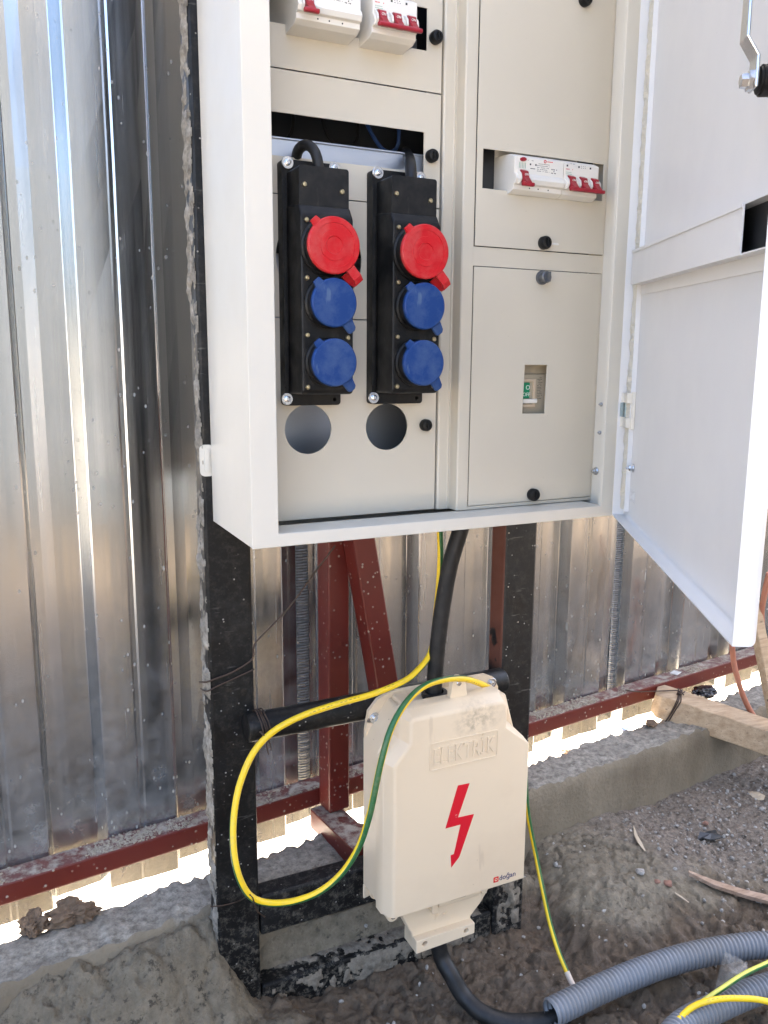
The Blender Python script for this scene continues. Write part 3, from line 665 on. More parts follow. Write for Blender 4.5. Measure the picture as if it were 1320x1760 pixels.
# hinge
hg = MB(); Mz = Matrix.Translation((.7600, .8535, .8600)); 
h1 = MB().lathe([(.0052, -.022), (.0052, .022)], Mz, 20).build('hinge', HINGEM, cab, smooth=True)
for a, b in ((.838, .8505), (.8695, .882)):
    m = MB().lathe([(.0066, 0), (.0066, b - a)], Matrix.Translation((.7600, .8535, a)), 20); m.box((-.002, -.004, a), (.030, .004, b), Matrix.Translation((.760, .8535, 0)) @ Matrix.Rotation(math.atan2(DU.y, DU.x), 4, 'Z')); m.build('hinge_knuckle', CAB, h1, smooth=True)
MB().box((.0265, DT - .0048, .836), (.0325, DT - .0003, .884), DM).build('hinge_leaf', CAB, h1, bevel=.0008)
MB().box((.7525, .8500, .851), (.7560, .8590, .869)).build('hinge_plate', HINGEM, h1)

# ================================================================ SOCKET UNITS
def screw(x, y, z, parent, r=.0028, mm=BRASS, name='screw'):
    m = MB().lathe([(r, 0), (r, .0006), (r * .75, .0016), (.0003, .0018)], toward(x, y, z), 16); return m.build(name, mm, parent, smooth=True)
def washer(x, y, z, parent, r=.0068):
    m = MB().lathe([(r, 0), (r, .001), (r * .94, .0014), (r * .52, .0014), (r * .48, .0042), (r * .3, .0046), (r * .22, .0036), (.0003, .0036)], toward(x, y, z), 28); return m.build('washer_screw', STEEL, parent, smooth=True)
def make_socket():
    cx = .342; s = thing('socket_box', (cx, PY, .870), 'x', 'power socket', 'industrial socket boxes screwed to the left bay')
    m = MB().prism(rrect(cx - .0345, .870, cx + .034, 1.1365, .004), XZ, .9065, PY - .0005, [circ(cx + .0265, .8765, .0022, 12), ]); m.box((cx - .0345, .9045, .892), (cx - .031, .908, 1.115)); m.build('base_plate', BLACK, s, bevel=.0015)
    MB().prism(rrect(cx - .0285, 1.070, cx + .0285, 1.1235, .003), XZ, .868, .9062).build('terminal_cover', BLACK, s, bevel=.0022, seg=3)
    m = MB(); q = rrect(cx - .0295, .8835, cx + .0300, 1.0795, .004); b0 = MB()
    # main housing with a sloping upper shoulder
    pr = [(.9062, .8835), (.9062, 1.0885), (.868, 1.0840), (.860, 1.0730), (.860, .8880), (.8635, .8840)]
    b0.prism(pr, lambda a, b, d: (d, a, b), cx - .0300, cx + .0300).build('housing', BLACK, s, bevel=.003, seg=3)
    for dx, z in ((-.028, 1.1325), (.027, 1.1320), (-.0325, .8778)): washer(cx + dx, .9055, z, s)
    for dx, z in ((-.0225, 1.104), (.0205, 1.100)): screw(cx + dx, .868, z, s)
    for dx, z in ((-.0235, 1.067), (-.0235, 1.008), (.0245, 1.006), (-.0238, .948), (.0235, .946), (-.0238, .8925), (.0235, .8925)): screw(cx + dx, .860, z, s)
    for z, r, mm, nm in ((1.0400, .0292, RED, 'red_cap'), (.9815, .0255, BLUE, 'blue_cap'), (.9190, .0255, BLUE, 'blue_cap')):
        y0 = .860; y1 = .8375
        T = Matrix.Rotation(math.radians(3), 3, 'X')
        M = Matrix.Translation((cx - .001, y0, z)) @ FACE
        MB().lathe([(r + .0008, -.001), (r + .0012, .004), (r - .0005, .006), (r - .001, .0185)], M, 48).build('socket_collar', BLACK, s, smooth=True)
        c = MB().lathe([(r - .0005, .0175), (r, .018), (r, .0222), (r - .0012, .0235), (r * .78, .0237), (r * .775, .0231), (r * .55, .0231), (r * .545, .0236), (r * .32, .0236), (r * .30, .0226), (.0004, .0226)] if mm is RED else
                       [(r - .0005, .0175), (r, .018), (r, .0222), (r - .0012, .0235), (r * .9, .0236), (.0004, .0234)], M, 56)
        # hinge nub upper left and pull tab lower right
        for ang, ln, wd in ((132, .0055, .0055),):
            a = math.radians(ang); ca, sa = math.cos(a), math.sin(a); B = Matrix(((ca, -sa, 0, cx - .001), (0, 0, 1, 0), (sa, ca, 0, z), (0, 0, 0, 1)))
            c.prism([(r * .93, -wd), (r + ln, -wd * .7), (r + ln, wd * .7), (r * .93, wd)], lambda p_, q_, d, B=B: B @ Vector((p_, q_, d)), .8368, .8400)
        cap = c.build(nm, mm, s, smooth=True)
        if mm is RED:
            a = math.radians(-50); d_ = Vector((math.cos(a), 0, math.sin(a))); pz = Vector((cx - .001, 0, z)); st = MB(); sd_ = Vector((-d_.z, 0, d_.x))
            path = [(r * .9, .8385), (r + .012, .8375), (r + .0185, .841), (r + .020, .848), (r + .016, .8535), (r + .006, .856)]; vs = []; fs = []
            for k, (l_, y_) in enumerate(path):
                wd = .0052
                for e in (-1, 1):
                    for q_ in (0, 1): vs.append(pz + d_ * l_ + sd_ * wd * e + Vector((.004 * max(0, k - 2) * -.3, y_ + q_ * .0022 * (1 if k < 3 else -1), 0)))
            for k in range(len(path) - 1):
                b = k * 4; fs += [(b, b + 1, b + 5, b + 4), (b + 2, b + 6, b + 7, b + 3), (b, b + 4, b + 6, b + 2), (b + 1, b + 3, b + 7, b + 5)]
            fs += [(0, 2, 3, 1), (20, 21, 23, 22)]; st.add(vs, fs).build('cap_strap', mm, cap, bevel=.0006)
        else:
            a = math.radians(-52); ca, sa = math.cos(a), math.sin(a); B = Matrix(((ca, -sa, 0, cx - .001), (0, 0, 1, 0), (sa, ca, 0, z), (0, 0, 0, 1)))
            MB().prism([(r * .88, -.007), (r + .010, -.0055), (r + .0125, -.003), (r + .0125, .003), (r + .010, .0055), (r * .88, .007)], lambda p_, q_, d, B=B: B @ Vector((p_, q_, d + (p_ - r) * .25)), .8385, .8425).build('pull_tab', mm, cap, bevel=.0012)
    return s
s1 = make_socket(); s1['label'] = 'left of the two black socket boxes with red and blue caps in the left bay'
s2 = copy_tree(s1); s2.location.x += .1085; s2['label'] = 'black socket box with red and blue caps nearer the middle divider'
def gland(x, loop):
    if loop:
        tag(tube([at(509, 292, .950), at(509, 272, .930), at(514, 256, .912), at(526, 249, .900), at(538, 256, .892), at(545, 272, .887), at(549, 296, .886)], .0058, 16).build('socket_cable', RUBBER, smooth=True),
            'short black cable looping over into the top of the left socket box', 'cable', 'cables feeding the socket boxes')
    else:
        tag(tube([at(697, 262, .985), at(700, 266, .950), at(704, 276, .915), at(706, 290, .892), at(707, 312, .886)], .0068, 16).build('socket_cable', RUBBER, smooth=True),
            'black cable running straight back from the top of the right socket box', 'cable', 'cables feeding the socket boxes')
gland(.348, True); gland(.452, False)

# ================================================================ CIRCUIT BREAKERS
def tiny_print(mb, x, y, z, w_, rows, dx=.0011, h=.0007):
    for r_ in range(rows):
        xx = x
        while xx < x + w_:
            l_ = random.uniform(.0006, .0016)
            if random.random() < .8: mb.box((xx, y - .00012, z - r_ * .0021), (xx + l_ * .8, y, z - r_ * .0021 + h))
            xx += l_ + .0004
BP = [(.985, 1.192), (.930, 1.192), (.9285, 1.172), (.8935, 1.1685), (.8850, 1.1640), (.8850, 1.1455), (.8815, 1.1425), (.8800, 1.1385), (.8825, 1.1335), (.8870, 1.1325), (.8870, 1.1270), (.8950, 1.1235), (.9290, 1.1220), (.930, 1.100), (.985, 1.100)]
def breaker(name, x0, x1, label, toggles, big=False, cat='circuit breaker'):
    b = thing(name, ((x0 + x1) / 2, .985, 1.10), label, cat, 'circuit breakers in the cabinet')
    hl = []
    MB().prism(BP, lambda a, z, d: (d, a, z), x0, x1).build('case', WHITEP, b, bevel=.0006)
    k = MB()
    if big:
        tiny_print(k, x0 + .019, .885, 1.161, .008, 1); tiny_print(k, x0 + .033, .885, 1.1585, .018, 5); tiny_print(k, x0 + .054, .885, 1.1535, .009, 3, h=.0012)
        for xx in (.022, .030): k.box((x0 + xx, .8848, 1.1560), (x0 + xx + .002, .885, 1.1580))
        for xx in (.024, .037, .052): k.prism(circ(x0 + xx, 1.1298, .0009, 10), XZ, .8868, .8870)
        k.box((x0 + .023, .8848, 1.152), (x0 + .030, .885, 1.1527))
        k.build('printed_marks', INKK, b, fix=False)
        m = MB().prism(circ(x0 + .0445, 1.1622, .0020, 16), XZ, .8847, .8849, [circ(x0 + .0445, 1.1622, .0011, 12)]); tiny_print(m, x0 + .048, .885, 1.1617, .009, 1, h=.0013); m.build('red_logo', INKR, b, fix=False)
        m = MB()
        for i in range(5): m.box((x0 + .0065 + i * .0022, .8848, 1.1515), (x0 + .0072 + i * .0022, .885, 1.1580))
        m.build('rating_lines', INKG, b, fix=False)
        MB().prism(circ(x0 + .0115, 1.1615, .0042, 24, .0022), XZ, .8825, .8852).build('test_button', TOGGLE, b, bevel=.0008)
    else:
        for i in range(3): k.box((x0 + .0035 + i * .018, .8848, 1.1600), (x0 + .0058 + i * .018, .885, 1.1622))
        tiny_print(k, x0 + .009, .885, 1.1635, .006, 1, h=.0005); tiny_print(k, x0 + .026, .885, 1.162, .007, 2, h=.0006); k.build('printed_marks', INKK, b, fix=False)
        m = MB(); tiny_print(m, x0 + .003, .885, 1.1565, .010, 1, h=.0012); m.build('red_logo', INKR, b, fix=False)
        m = MB(); tiny_print(m, x0 + .003, .885, 1.1530, .009, 3, h=.0009); m.build('rating_lines', INKG, b, fix=False)
    # toggle sockets, toggles and tie bar
    for tx in toggles:
        m = MB().prism([(.8849, 1.1500), (.8780, 1.1440), (.8765, 1.1380), (.8800, 1.1330), (.886, 1.1325)], lambda a, z, d: (d, a, z), tx - .0074, tx - .0050)
        m.prism([(.8849, 1.1500), (.8780, 1.1440), (.8765, 1.1380), (.8800, 1.1330), (.886, 1.1325)], lambda a, z, d: (d, a, z), tx + .0050, tx + .0074); m.build('toggle_cheek', WHITEP, b, bevel=.0006)
        T = MB().prism([(.884, 1.1500), (.8775, 1.1470), (.8755, 1.1400), (.8690, 1.1330), (.8700, 1.1295), (.8745, 1.1290), (.881, 1.134), (.884, 1.14)], lambda a, z, d: (d, a, z), tx - .0043, tx + .0043).build('toggle', TOGGLE, b, bevel=.0009)
        m = MB(); text_mesh('ON', .0034, lambda a, z, d: (tx + a, .8758 - d - .00015 - (z * .25), 1.1415 + z), m, .0003, 'CENTER'); m.build('toggle_mark', LETTER, T, fix=False)
    if len(toggles) > 1: MB().box((toggles[0] - .0085, .8690, 1.1290), (toggles[-1] + .0085, .8745, 1.1335)).build('tie_bar', TOGGLE, b, bevel=.0014)
    else: MB().box((toggles[0] - .0085, .8690, 1.1285), (toggles[0] + .0085, .8745, 1.1330)).build('tie_bar', TOGGLE, b, bevel=.0014)
    return b
xa = .5945
r1 = breaker('residual_breaker', xa, xa + .0725, 'wide white breaker with one red toggle and an oval red button in the right bay', [xa + .0115], True)
r2 = breaker('triple_breaker', xa + .0735, xa + .1275, 'white three pole breaker with joined red toggles in the right bay', [xa + .0825, xa + .1005, xa + .1185])
l1 = copy_tree(r1); l1.location += Vector((.3195 - xa, .0, .1445)); l1['label'] = 'wide white breaker with one red toggle cut off by the top of the picture'
l2 = copy_tree(r2); l2.location += Vector((.4060 - xa - .0735, .0, .1445)); l2['label'] = 'white three pole breaker with joined red toggles high in the left bay'

# main switch behind the small window
sw = thing('main_switch', (.665, .93, .84), 'cream main switch with green O OFF label behind the small window', 'switch')
m = MB().box((.630, .9155, .842), (.700, .928, .905)); m.box((.630, .9195, .905), (.700, .928, .925)); m.build('switch_case', CREAM, sw, bevel=.001)
MB().prism(rect(.632, .862, .6580, .8990), XZ, .9128, .9155, [rect(.634, .866, .6545, .8955)]).build('toggle_frame', mat('ivory_frame', (.60, .48, .34), .5), sw, bevel=.0005)
MB().box((.636, .9118, .8735), (.6480, .9150, .8940)).build('green_label', GREEN, sw, bevel=.001)
m = MB(); text_mesh('O', .0085, lambda a, z, d: (.6445 + a, .9116 - d, .8850 + z), m, .0003, 'CENTER'); text_mesh('OFF', .0068, lambda a, z, d: (.6425 + a, .9116 - d, .8765 + z), m, .0003, 'CENTER'); m.build('label_letters', LETTER, sw, fix=False)
MB().box((.636, .9095, .8670), (.6590, .9150, .8728)).build('toggle', WHITEP, sw, bevel=.001)
m = MB(); tiny_print(m, .662, .9155, .9, .007, 14, h=.0008); m.build('printed_marks', INKK, sw, fix=False)

# ================================================================ SWITCH BOX ON THE CROSSBAR
bx = thing('switch_box', (.555, .994, .166), 'ivory plastic switch box with red lightning bolt strapped to the black crossbar', 'switch box')
YL, YR, YBk = .906, .930, .9935
outer = [(.4410, .169), (.6690, .169), (.6690, .386), (.6350, .420), (.6350, .452), (.6230, .4655), (.4760, .4655), (.4650, .456), (.4650, .424), (.4410, .396)]
def inset(poly, s):
    o = inset_(poly, s)
    o[0] = (o[0][0], .1690 + .22 * s); o[1] = (.6690 - .35 * s, .1690 + .22 * s); o[2] = (.6690 - .35 * s, o[2][1] + .2 * s); return o
def inset_(poly, s):
    c = [Vector(p) for p in poly]; n = len(c); o = []
    for i in range(n):
        a, b, d = c[i - 1], c[i], c[(i + 1) % n]; e1 = (b - a).normalized(); e2 = (d - b).normalized(); n1 = Vector((-e1.y, e1.x)); n2 = Vector((-e2.y, e2.x)); k = n1 + n2; o.append(tuple(b + k * (s / max(.3, k.dot(n1)))))
    return o
def lid():
    m = MB(); L = [(outer, YR + .012), (outer, YR - .004), (inset(outer, .0025), YR - .008), (inset(outer, .008), YL + .003), (inset(outer, .0105), YL + .0006), (inset(outer, .014), YL)]; n = len(outer); vs = []; fs = []
    for poly, y in L: vs += [(p[0], y, p[1]) for p in poly]
    for i in range(len(L) - 1):
        for k in range(n): j = (k + 1) % n; fs.append((i * n + k, i * n + j, (i + 1) * n + j, (i + 1) * n + k))
    fs.append(tuple((len(L) - 1) * n + k for k in range(n))); fs.append(tuple(range(n))[::-1])
    return m.add(vs, fs).build('lid', IVORY, bx, smooth=True, bevel=.0012, seg=3)
lid_o = lid()
base = [(.4440, .172), (.6660, .172), (.6660, .386), (.6480, .448), (.6280, .4545), (.4800, .4545), (.4620, .430), (.4440, .400)]
MB().prism(base, XZ, YR + .0125, YBk).build('back_case', IVORY, bx, smooth=True, bevel=.003, seg=3)
# top apron with cable hole, corner ears with slots, side buttress
m = MB().prism([(.4455, .390), (.4455, .412), (.4500, .440), (.4640, .4555), (.4860, .4635), (.6400, .4635), (.6560, .4560), (.664, .440), (.664, .39)], XZ, YBk - .006, YBk, [rrect(.4475, .4230, .4640, .4300, .003)]); m.build('back_flange', IVORY, bx, bevel=.0015)
m = MB().prism([(.4460, .345), (.4620, .392), (.4850, .4480), (.4850, .4600), (.5080, .4600), (.5000, .4000), (.4560, .345)], XZ, YR + .018, YBk - .007); m.build('buttress', IVORY, bx, bevel=.003)
M = Matrix.Translation((.5400, .962, .4540)); MB().lathe([(.0165, 0), (.0185, .004), (.0185, .010), (.0135, .0105), (.0125, .004)], M, 30, False).build('cable_gland', RUBBER, bx, smooth=True)
m = MB().prism([(.5455, .4640), (.5490, .4870)] + [(.5590 + .0090 * math.cos(a), .4870 + .0085 * math.sin(a)) for a in np.linspace(PI * .95, .05, 9)] + [(.5690, .4870), (.5735, .4640)], XZ, YR - .003, YR + .006); tab = m.build('top_tab', IVORY, bx, smooth=True, bevel=.0015)
screw(.5590, YR - .003, .4855, tab, .0040, STEEL)
for x, z in ((.4590, .4290), (.6520, .448)): washer(x, YBk - .0065, z, bx, .0080)
# embossed plate and its word
NX0, NX1, NZ0, NZ1 = .5030, .6120, .3765, .4170
m = MB().prism(rrect(NX0, NZ0, NX1, NZ1, .004), XZ, YL - .0013, YL + .0005, [rrect(NX0 + .002, NZ0 + .002, NX1 - .002, NZ1 - .002, .003)]); m.build('name_frame', IVORY, lid_o, bevel=.0003)
cuw = text_mesh('ELEKTRİK', .0300, lambda a, z, d: (a, z, d), MB()); m = MB(); text_mesh('ELEKTRİK', .0300, lambda a, z, d: (NX0 + .005 + a * (NX1 - NX0 - .010) / cuw, YL - .0007 - d, NZ0 + .0085 + z * 1.12), m, .0026, bold=.00035)
m.build('embossed_word', IVORY, lid_o, fix=False)
# lightning bolt
Bp = [(787, 1350), (807, 1346), (787, 1405), (814.5, 1399), (790, 1470.5), (789, 1473), (775.5, 1491), (774.5, 1470), (780, 1468), (791.5, 1417), (765.5, 1424)]
MB().prism([(at(a, b, YL).x, at(a, b, YL).z) for a, b in Bp], XZ, YL - .00035, YL + .0002).build('lightning_bolt', BOLT, lid_o)
# small maker's mark in the corner: red tile with a pale ring, navy letters
o_ = at(848, 1519, YL); e_ = at(889, 1500, YL); lx, lz = o_.x, .1790
m = MB().prism(rrect(lx, lz, lx + .0085, lz + .0085, .001), XZ, YL - .0003, YL + .0002, [circ(lx + .0045, lz + .0042, .0026, 18)]); m.build('red_tile', INKR, lid_o)
m = MB(); m.prism(circ(lx + .0045, lz + .0042, .0012, 12), XZ, YL - .0003, YL + .0002); m.build('red_dot', INKR, lid_o)
m = MB(); wd = text_mesh('doğan', .0112, lambda a, z, d: (lx + .0095 + a * 1.0, YL - .0002 - d, lz + .0012 + z), m, .0004); m.build('navy_letters', INKB, lid_o, fix=False)
# lower gland skirt
sk = [(.4740, .1695), (.4790, .1480), (.4980, .1080), (.4990, .0880), (.5960, .0890), (.5970, .1080), (.6150, .1260), (.6280, .1450), (.6300, .1695)]
m = MB().prism(sk, XZ, YR + .010, YR + .032); o = m.build('cable_skirt', IVORY, bx, smooth=True, bevel=.002, seg=2)
m = MB().prism([(.4990, .0850), (.5965, .0875), (.5965, .1045), (.4990, .1055)], XZ, YR - .002, YR + .036, [circ(.5130, .0970, .0042, 16), circ(.5820, .0960, .0040, 16)]); m.build('clamp_bar', IVORY, bx, bevel=.0015)
m = MB().box((.5010, YR + .014, .0880), (.5945, YR + .016, .1040)); m.build('clamp_hollow', SHADE, o)
m = MB().box((.5330, YR - .003, .1480), (.6040, YR + .012, .1680)); m.box((.5220, YR - .006, .1430), (.5315, YR + .010, .1680)); m.box((.6055, YR - .006, .1500), (.6140, YR + .010, .1680)); m.build('lid_latch', IVORY, bx, bevel=.002)
MB().box((.5540, YR - .0034, .1545), (.5790, YR - .0026, .1580)).build('latch_slot_shade', mat('latch_shadow', (.2, .14, .08), .6), bx)  # brown strip on the latch face paints the shade of a slot
m = MB(); text_mesh('IP 44', .0110, lambda a, z, d: (.5330 + a, YR + .0096 - d, .1220 + z), m, .0012); m.build('skirt_letters', IVORY, o, fix=False)
m = MB().lathe([(.0090, -.006), (.0090, .012), (.0075, .0135)], toward(.4600, YR + .008, .1600), 24); lg = m.build('side_lug', IVORY, bx, smooth=True); screw(.4600, YR - .0056, .1600, lg, .0042, STEEL)
m = MB().lathe([(.0100, 0), (.0100, .010)], toward(.4620, YBk, .1580), 20); m.prism([(.4440, .1720), (.4440, .1500), (.4700, .1560), (.4780, .1720)], XZ, YBk - .004, YBk); m.build('lower_ear', IVORY, bx, smooth=True, bevel=.001)

# ================================================================ CABLES
tag(tube([at(800, 880, .952), at(790, 915, .952), at(774, 970, .955), at(761, 1040, .958), at(752, 1110, .960), at(747, 1170, .962), at(744, 1215, .963), (.538, .964, .430)], .0112, 22).build('supply_cable', RUBBER, smooth=True),
    'thick black cable hanging from under the cabinet into the top of the ivory switch box', 'cable')
tag(tube([at(756, 905, .970), at(757, 960, .972), at(754, 1010, .974), at(748, 1070, .976), at(740, 1122, .966), at(715, 1155, .955), at(690, 1173, .952), at(640, 1193, .955), at(580, 1210, .960), at(520, 1230, .966), at(470, 1257, .968), at(436, 1293, .960), at(413, 1345, .945), at(402, 1400, .930),
         at(401, 1455, .915), at(410, 1505, .905), at(430, 1540, .902), at(462, 1552, .902), at(505, 1549, .900), at(550, 1532, .896), at(588, 1500, .890), at(617, 1455, .884), at(634, 1405, .880), at(642, 1370, .880), at(655, 1310, .882), at(672, 1253, .887), at(697, 1209, .896), at(728, 1180, .908), at(765, 1168, .918), at(800, 1167, .930), at(828, 1176, .946), at(842, 1184, .960), at(846, 1192, .97)],
         .0043, 18, .005, uvs=True).build('earth_wire', EARTH, smooth=True), 'yellow and green earth wire looping round the left post and over the ivory box', 'earth wire', 'earth wires')
eb = [at(903, 1330, .990), at(906, 1385, .990), at(912, 1425, .985), at(923, 1480, .970), at(933, 1530, .950), at(945, 1585, .93), at(960, 1635, .905), at(975, 1672, .885)]
w2 = thing('earth_wire', eb[-1], 'straight yellow and green earth wire dropping from behind the ivory box to the soil', 'earth wire', 'earth wires')
tube(eb, .0036, 16, .005, uvs=True).build('sheath', EARTH2, w2, smooth=True); e2 = tube([at(974, 1670, .885), at(982, 1688, .874), at(992, 1706, .862)], .0042, 14).build('taped_end', mat('pale_tape', (.62, .52, .42), .6), w2, smooth=True)
tag(tube([(.546, .958, .100), at(757, 1640, .955), at(775, 1675, .935), at(797, 1712, .915), at(830, 1742, .885), at(875, 1757, .860), at(930, 1756, .838), at(975, 1742, .828)], .0125, 20).build('outgoing_cable', RUBBER, smooth=True),
    'black cable leaving the bottom of the ivory box and entering the grey conduit', 'cable')
def corr(name, pts, r, label, pitch=.0070, dep=.0030):
    rf = lambda l: r - dep * (.5 + .5 * math.cos(2 * PI * l / pitch)) ** 1.5
    o = tube(pts, r, 40, pitch / 8, rf, caps=False).build(name, CONDUIT, smooth=False); o.data.polygons.foreach_set('use_smooth', [True] * len(o.data.polygons)); return tag(o, label, 'conduit', 'corrugated conduits on the soil')
def onr(px, py, z, dx=0): v = atz(px, py, z); return v
corr('conduit', [onr(946, 1741, .012), onr(1040, 1696, .016), onr(1130, 1660, .022), onr(1220, 1636, .026), onr(1330, 1624, .030), onr(1450, 1640, .032), onr(1600, 1700, .03)], .0198, 'upper grey corrugated conduit that swallows the black cable at its open end')
corr('conduit', [(.60, .58, .015), (.70, .66, .018), onr(1160, 1775, .018), onr(1240, 1728, .020), onr(1330, 1694, .024), onr(1450, 1670, .03)], .0190, 'lower grey corrugated conduit in the bottom right corner under the yellow wire')
tag(tube([(.72, .60, .01), onr(1120, 1800, .02), onr(1162, 1757, .030), onr(1190, 1731, .042), onr(1225, 1719, .052), onr(1270, 1716, .050), onr(1325, 1723, .045), onr(1420, 1760, .03)], .0042, 16, .005, uvs=True).build('earth_wire', EARTH3, smooth=True), 'yellow and green earth wire lying across the lower conduit in the corner', 'earth wire', 'earth wires')
tag(tube([onr(1205, 1724, .040), onr(1240, 1700, .050), onr(1280, 1674, .060), onr(1330, 1650, .066), onr(1400, 1610, .07)], .0038, 16, .005, uvs=True).build('earth_wire', EARTH4, smooth=True), 'greenish earth wire running up and right between the two conduits', 'earth wire', 'earth wires')
def tape():
    c = onr(1255, 1672, .062); a = onr(1245, 1636, .056); b = onr(1284, 1654, .058); d = onr(1286, 1678, .056); e = onr(1262, 1690, .05); f = onr(1225, 1715, .04)
    m = MB(); n = Vector((0, 0, .0006)); P4 = [a, b, d, e, f, c]; m.add(P4 + [p_ + n for p_ in P4], [(0, 1, 5), (1, 2, 5), (2, 3, 5), (3, 4, 5), (4, 0, 5), (6, 11, 7), (7, 11, 8), (8, 11, 9), (9, 11, 10), (10, 11, 6)])
    tag(m.build('tape_scrap', FILM, fix=False), 'scrap of clear plastic tape stuck across the grey conduits', 'tape')
tape()
tag(tube([at(1322, 985, 1.16), at(1314, 1020, 1.17), at(1309, 1060, 1.18), at(1315, 1100, 1.19), at(1330, 1130, 1.2)], .0058, 14).build('hose', HOSE, smooth=True), 'bend of terracotta hose to the right of the open door edge', 'hose', 'terracotta hoses')
tag(tube([at(1257, 1040, 1.27), at(1258, 1090, 1.27), at(1260, 1130, 1.27), at(1266, 1160, 1.26), at(1275, 1190, 1.25), at(1287, 1217, 1.24), at(1305, 1245, 1.22)], .0062, 14).build('hose', HOSE, smooth=True), 'terracotta hose hanging below the door corner down behind the timber', 'hose', 'terracotta hoses')

# binding wires
tag(tube([at(576, 938, 1.08), at(540, 985, 1.06), at(500, 1040, 1.045), at(465, 1078, 1.033), at(437, 1108, 1.031), at(434, 1132, 1.031), at(400, 1155, 1.031), at(372, 1166, 1.031), at(355, 1172, 1.033), at(343, 1172, 1.055)], .0012, 8).build('binding_wire', WIREM, smooth=True), 'thin twisted wire running from under the cabinet and round the left post', 'wire', 'binding wires')
tag(tube([at(437, 1150, 1.031), at(405, 1165, 1.031), at(372, 1180, 1.031), at(356, 1188, 1.033), at(345, 1184, 1.06)], .0010, 8).build('binding_wire', WIREM, smooth=True), 'lower turn of thin wire across the face of the left post', 'wire', 'binding wires')
def twist(center, r, turns, axis, name_label, wob=.002, tails=()):
    m = MB(); c = Vector(center); A = Vector(axis).normalized(); u = A.orthogonal().normalized(); v = A.cross(u); pts = []
    for i in range(turns * 14): a = 2 * PI * i / 14; pts.append(c + (u * math.cos(a) + v * math.sin(a)) * (r + random.uniform(-.0006, .0012)) + A * (i * wob / 14 + random.uniform(-.0008, .0008)))
    tube(pts, .0010, 6, None, mb=m)
    for t_ in tails: tube([Vector(q) for q in t_], .0010, 6, .006, mb=m)
    return tag(m.build('binding_wire', WIREM, fix=False), name_label, 'wire', 'binding wires')
twist((.2990, 1.0145, .4365), .0212, 4, (1, 0, .15), 'rusty wire wrapped round the left end of the upper crossbar', .003, [[at(462, 1262, .990), at(458, 1280, .99), at(462, 1297, .99)], [at(455, 1262, .99), at(464, 1278, .99), at(466, 1290, .985)]])
twist((at(452, 1264, .972)), .0056, 1, (1, .2, .6), 'short wire tie holding the earth wire to the upper crossbar')
tag(tube([at(362, 1558, 1.032), at(385, 1556, 1.031), at(412, 1548, 1.020), at(430, 1538, .893), at(437, 1552, .896), at(442, 1566, .90), at(455, 1576, .91)], .0009, 6).build('binding_wire', WIREM, smooth=True), 'wire tie holding the bottom of the earth wire loop to the left post', 'wire', 'binding wires')

# ================================================================ TIMBER, DEBRIS
def timber(name, a, b, wv_, hv, label, mm, n=30, rnd=.15, group=None):
    """sawn length from a to b; wv_, hv half-width vectors; ends a little rounded"""
    a, b = Vector(a), Vector(b); W_, Hv = Vector(wv_), Vector(hv); m = MB(); vs = []; fs = []; sec = [(-1, -1), (-.4, -1.02), (.4, -1.02), (1, -1), (1.02, 0), (1, 1), (.4, 1.02), (-.4, 1.02), (-1, 1), (-1.02, 0)]; k = len(sec)
    for i in range(n + 1):
        t_ = i / n; e = min(t_, 1 - t_) * n; s = 1 - rnd * max(0, (1 - e)) ** 1; c = a.lerp(b, t_)
        for p_, q_ in sec:
            j = (vnoise(t_ * 3, p_ + q_ * 2, 6) - .5) * .07; vs.append(c + W_ * (p_ * (s + j)) + Hv * (q_ * (s - j)))
    for i in range(n):
        for q in range(k): r_ = (q + 1) % k; fs.append((i * k + q, i * k + r_, (i + 1) * k + r_, (i + 1) * k + q))
    fs.append(tuple(range(k))[::-1]); fs.append(tuple(n * k + q for q in range(k))); m.add(vs, fs)
    o = m.build(name, mm, smooth=True, bevel=.002); return tag(o, label, 'timber', group)
ta = atz(1124, 1201, .174); tb = atz(1480, 1320, .090); td = (tb - ta).normalized(); tw = td.cross(Vector((0, 0, 1))).normalized(); th_ = tw.cross(td).normalized()
timber('timber_beam', ta, tb, tw * .036, th_ * .027, 'pale sawn timber resting on the kerb beam and wired to the red rail', WOOD, rnd=.25)
la = at(1345, 1290, 1.10); lb = at(1288, 1010, 1.20)
timber('leaning_board', la, lb, Vector((.013, 0, 0)), Vector((0, .010, 0)), 'narrow pale board leaning upright behind the corner of the open door', WOOD)
def lashing():
    pts = []
    for k in range(3):
        for a, b in ((-1, -1), (0, -1.03), (1, -1), (1.03, 0), (1, 1), (0, 1.03), (-1, 1), (-1.03, 0)): pts.append(ta + td * (.040 + k * .003 + random.uniform(-.0015, .0015) + .006 * b) + tw * .0368 * a + th_ * .0278 * b)
    m = tube(pts, .0013, 7, .01); top = pts[5]
    tube([fp(.98, .01, .204), fp(1.0, -.012, .203), top + Vector((.004, .006, .006)), top, top + Vector((.012, -.004, .004)), top + Vector((.022, .002, .003))], .0013, 7, .006, mb=m)
    for q in range(3): tube([top + Vector((-.004, 0, .001)), top + Vector((random.uniform(-.01, .01), random.uniform(-.008, .008), .006)), top + Vector((random.uniform(-.01, .018), random.uniform(-.012, .006), .002))], .0012, 6, .005, mb=m)
    tag(m.build('binding_wire', WIREM, smooth=True), 'dark wire lashing the end of the pale timber up to the red rail', 'wire', 'binding wires')
lashing()
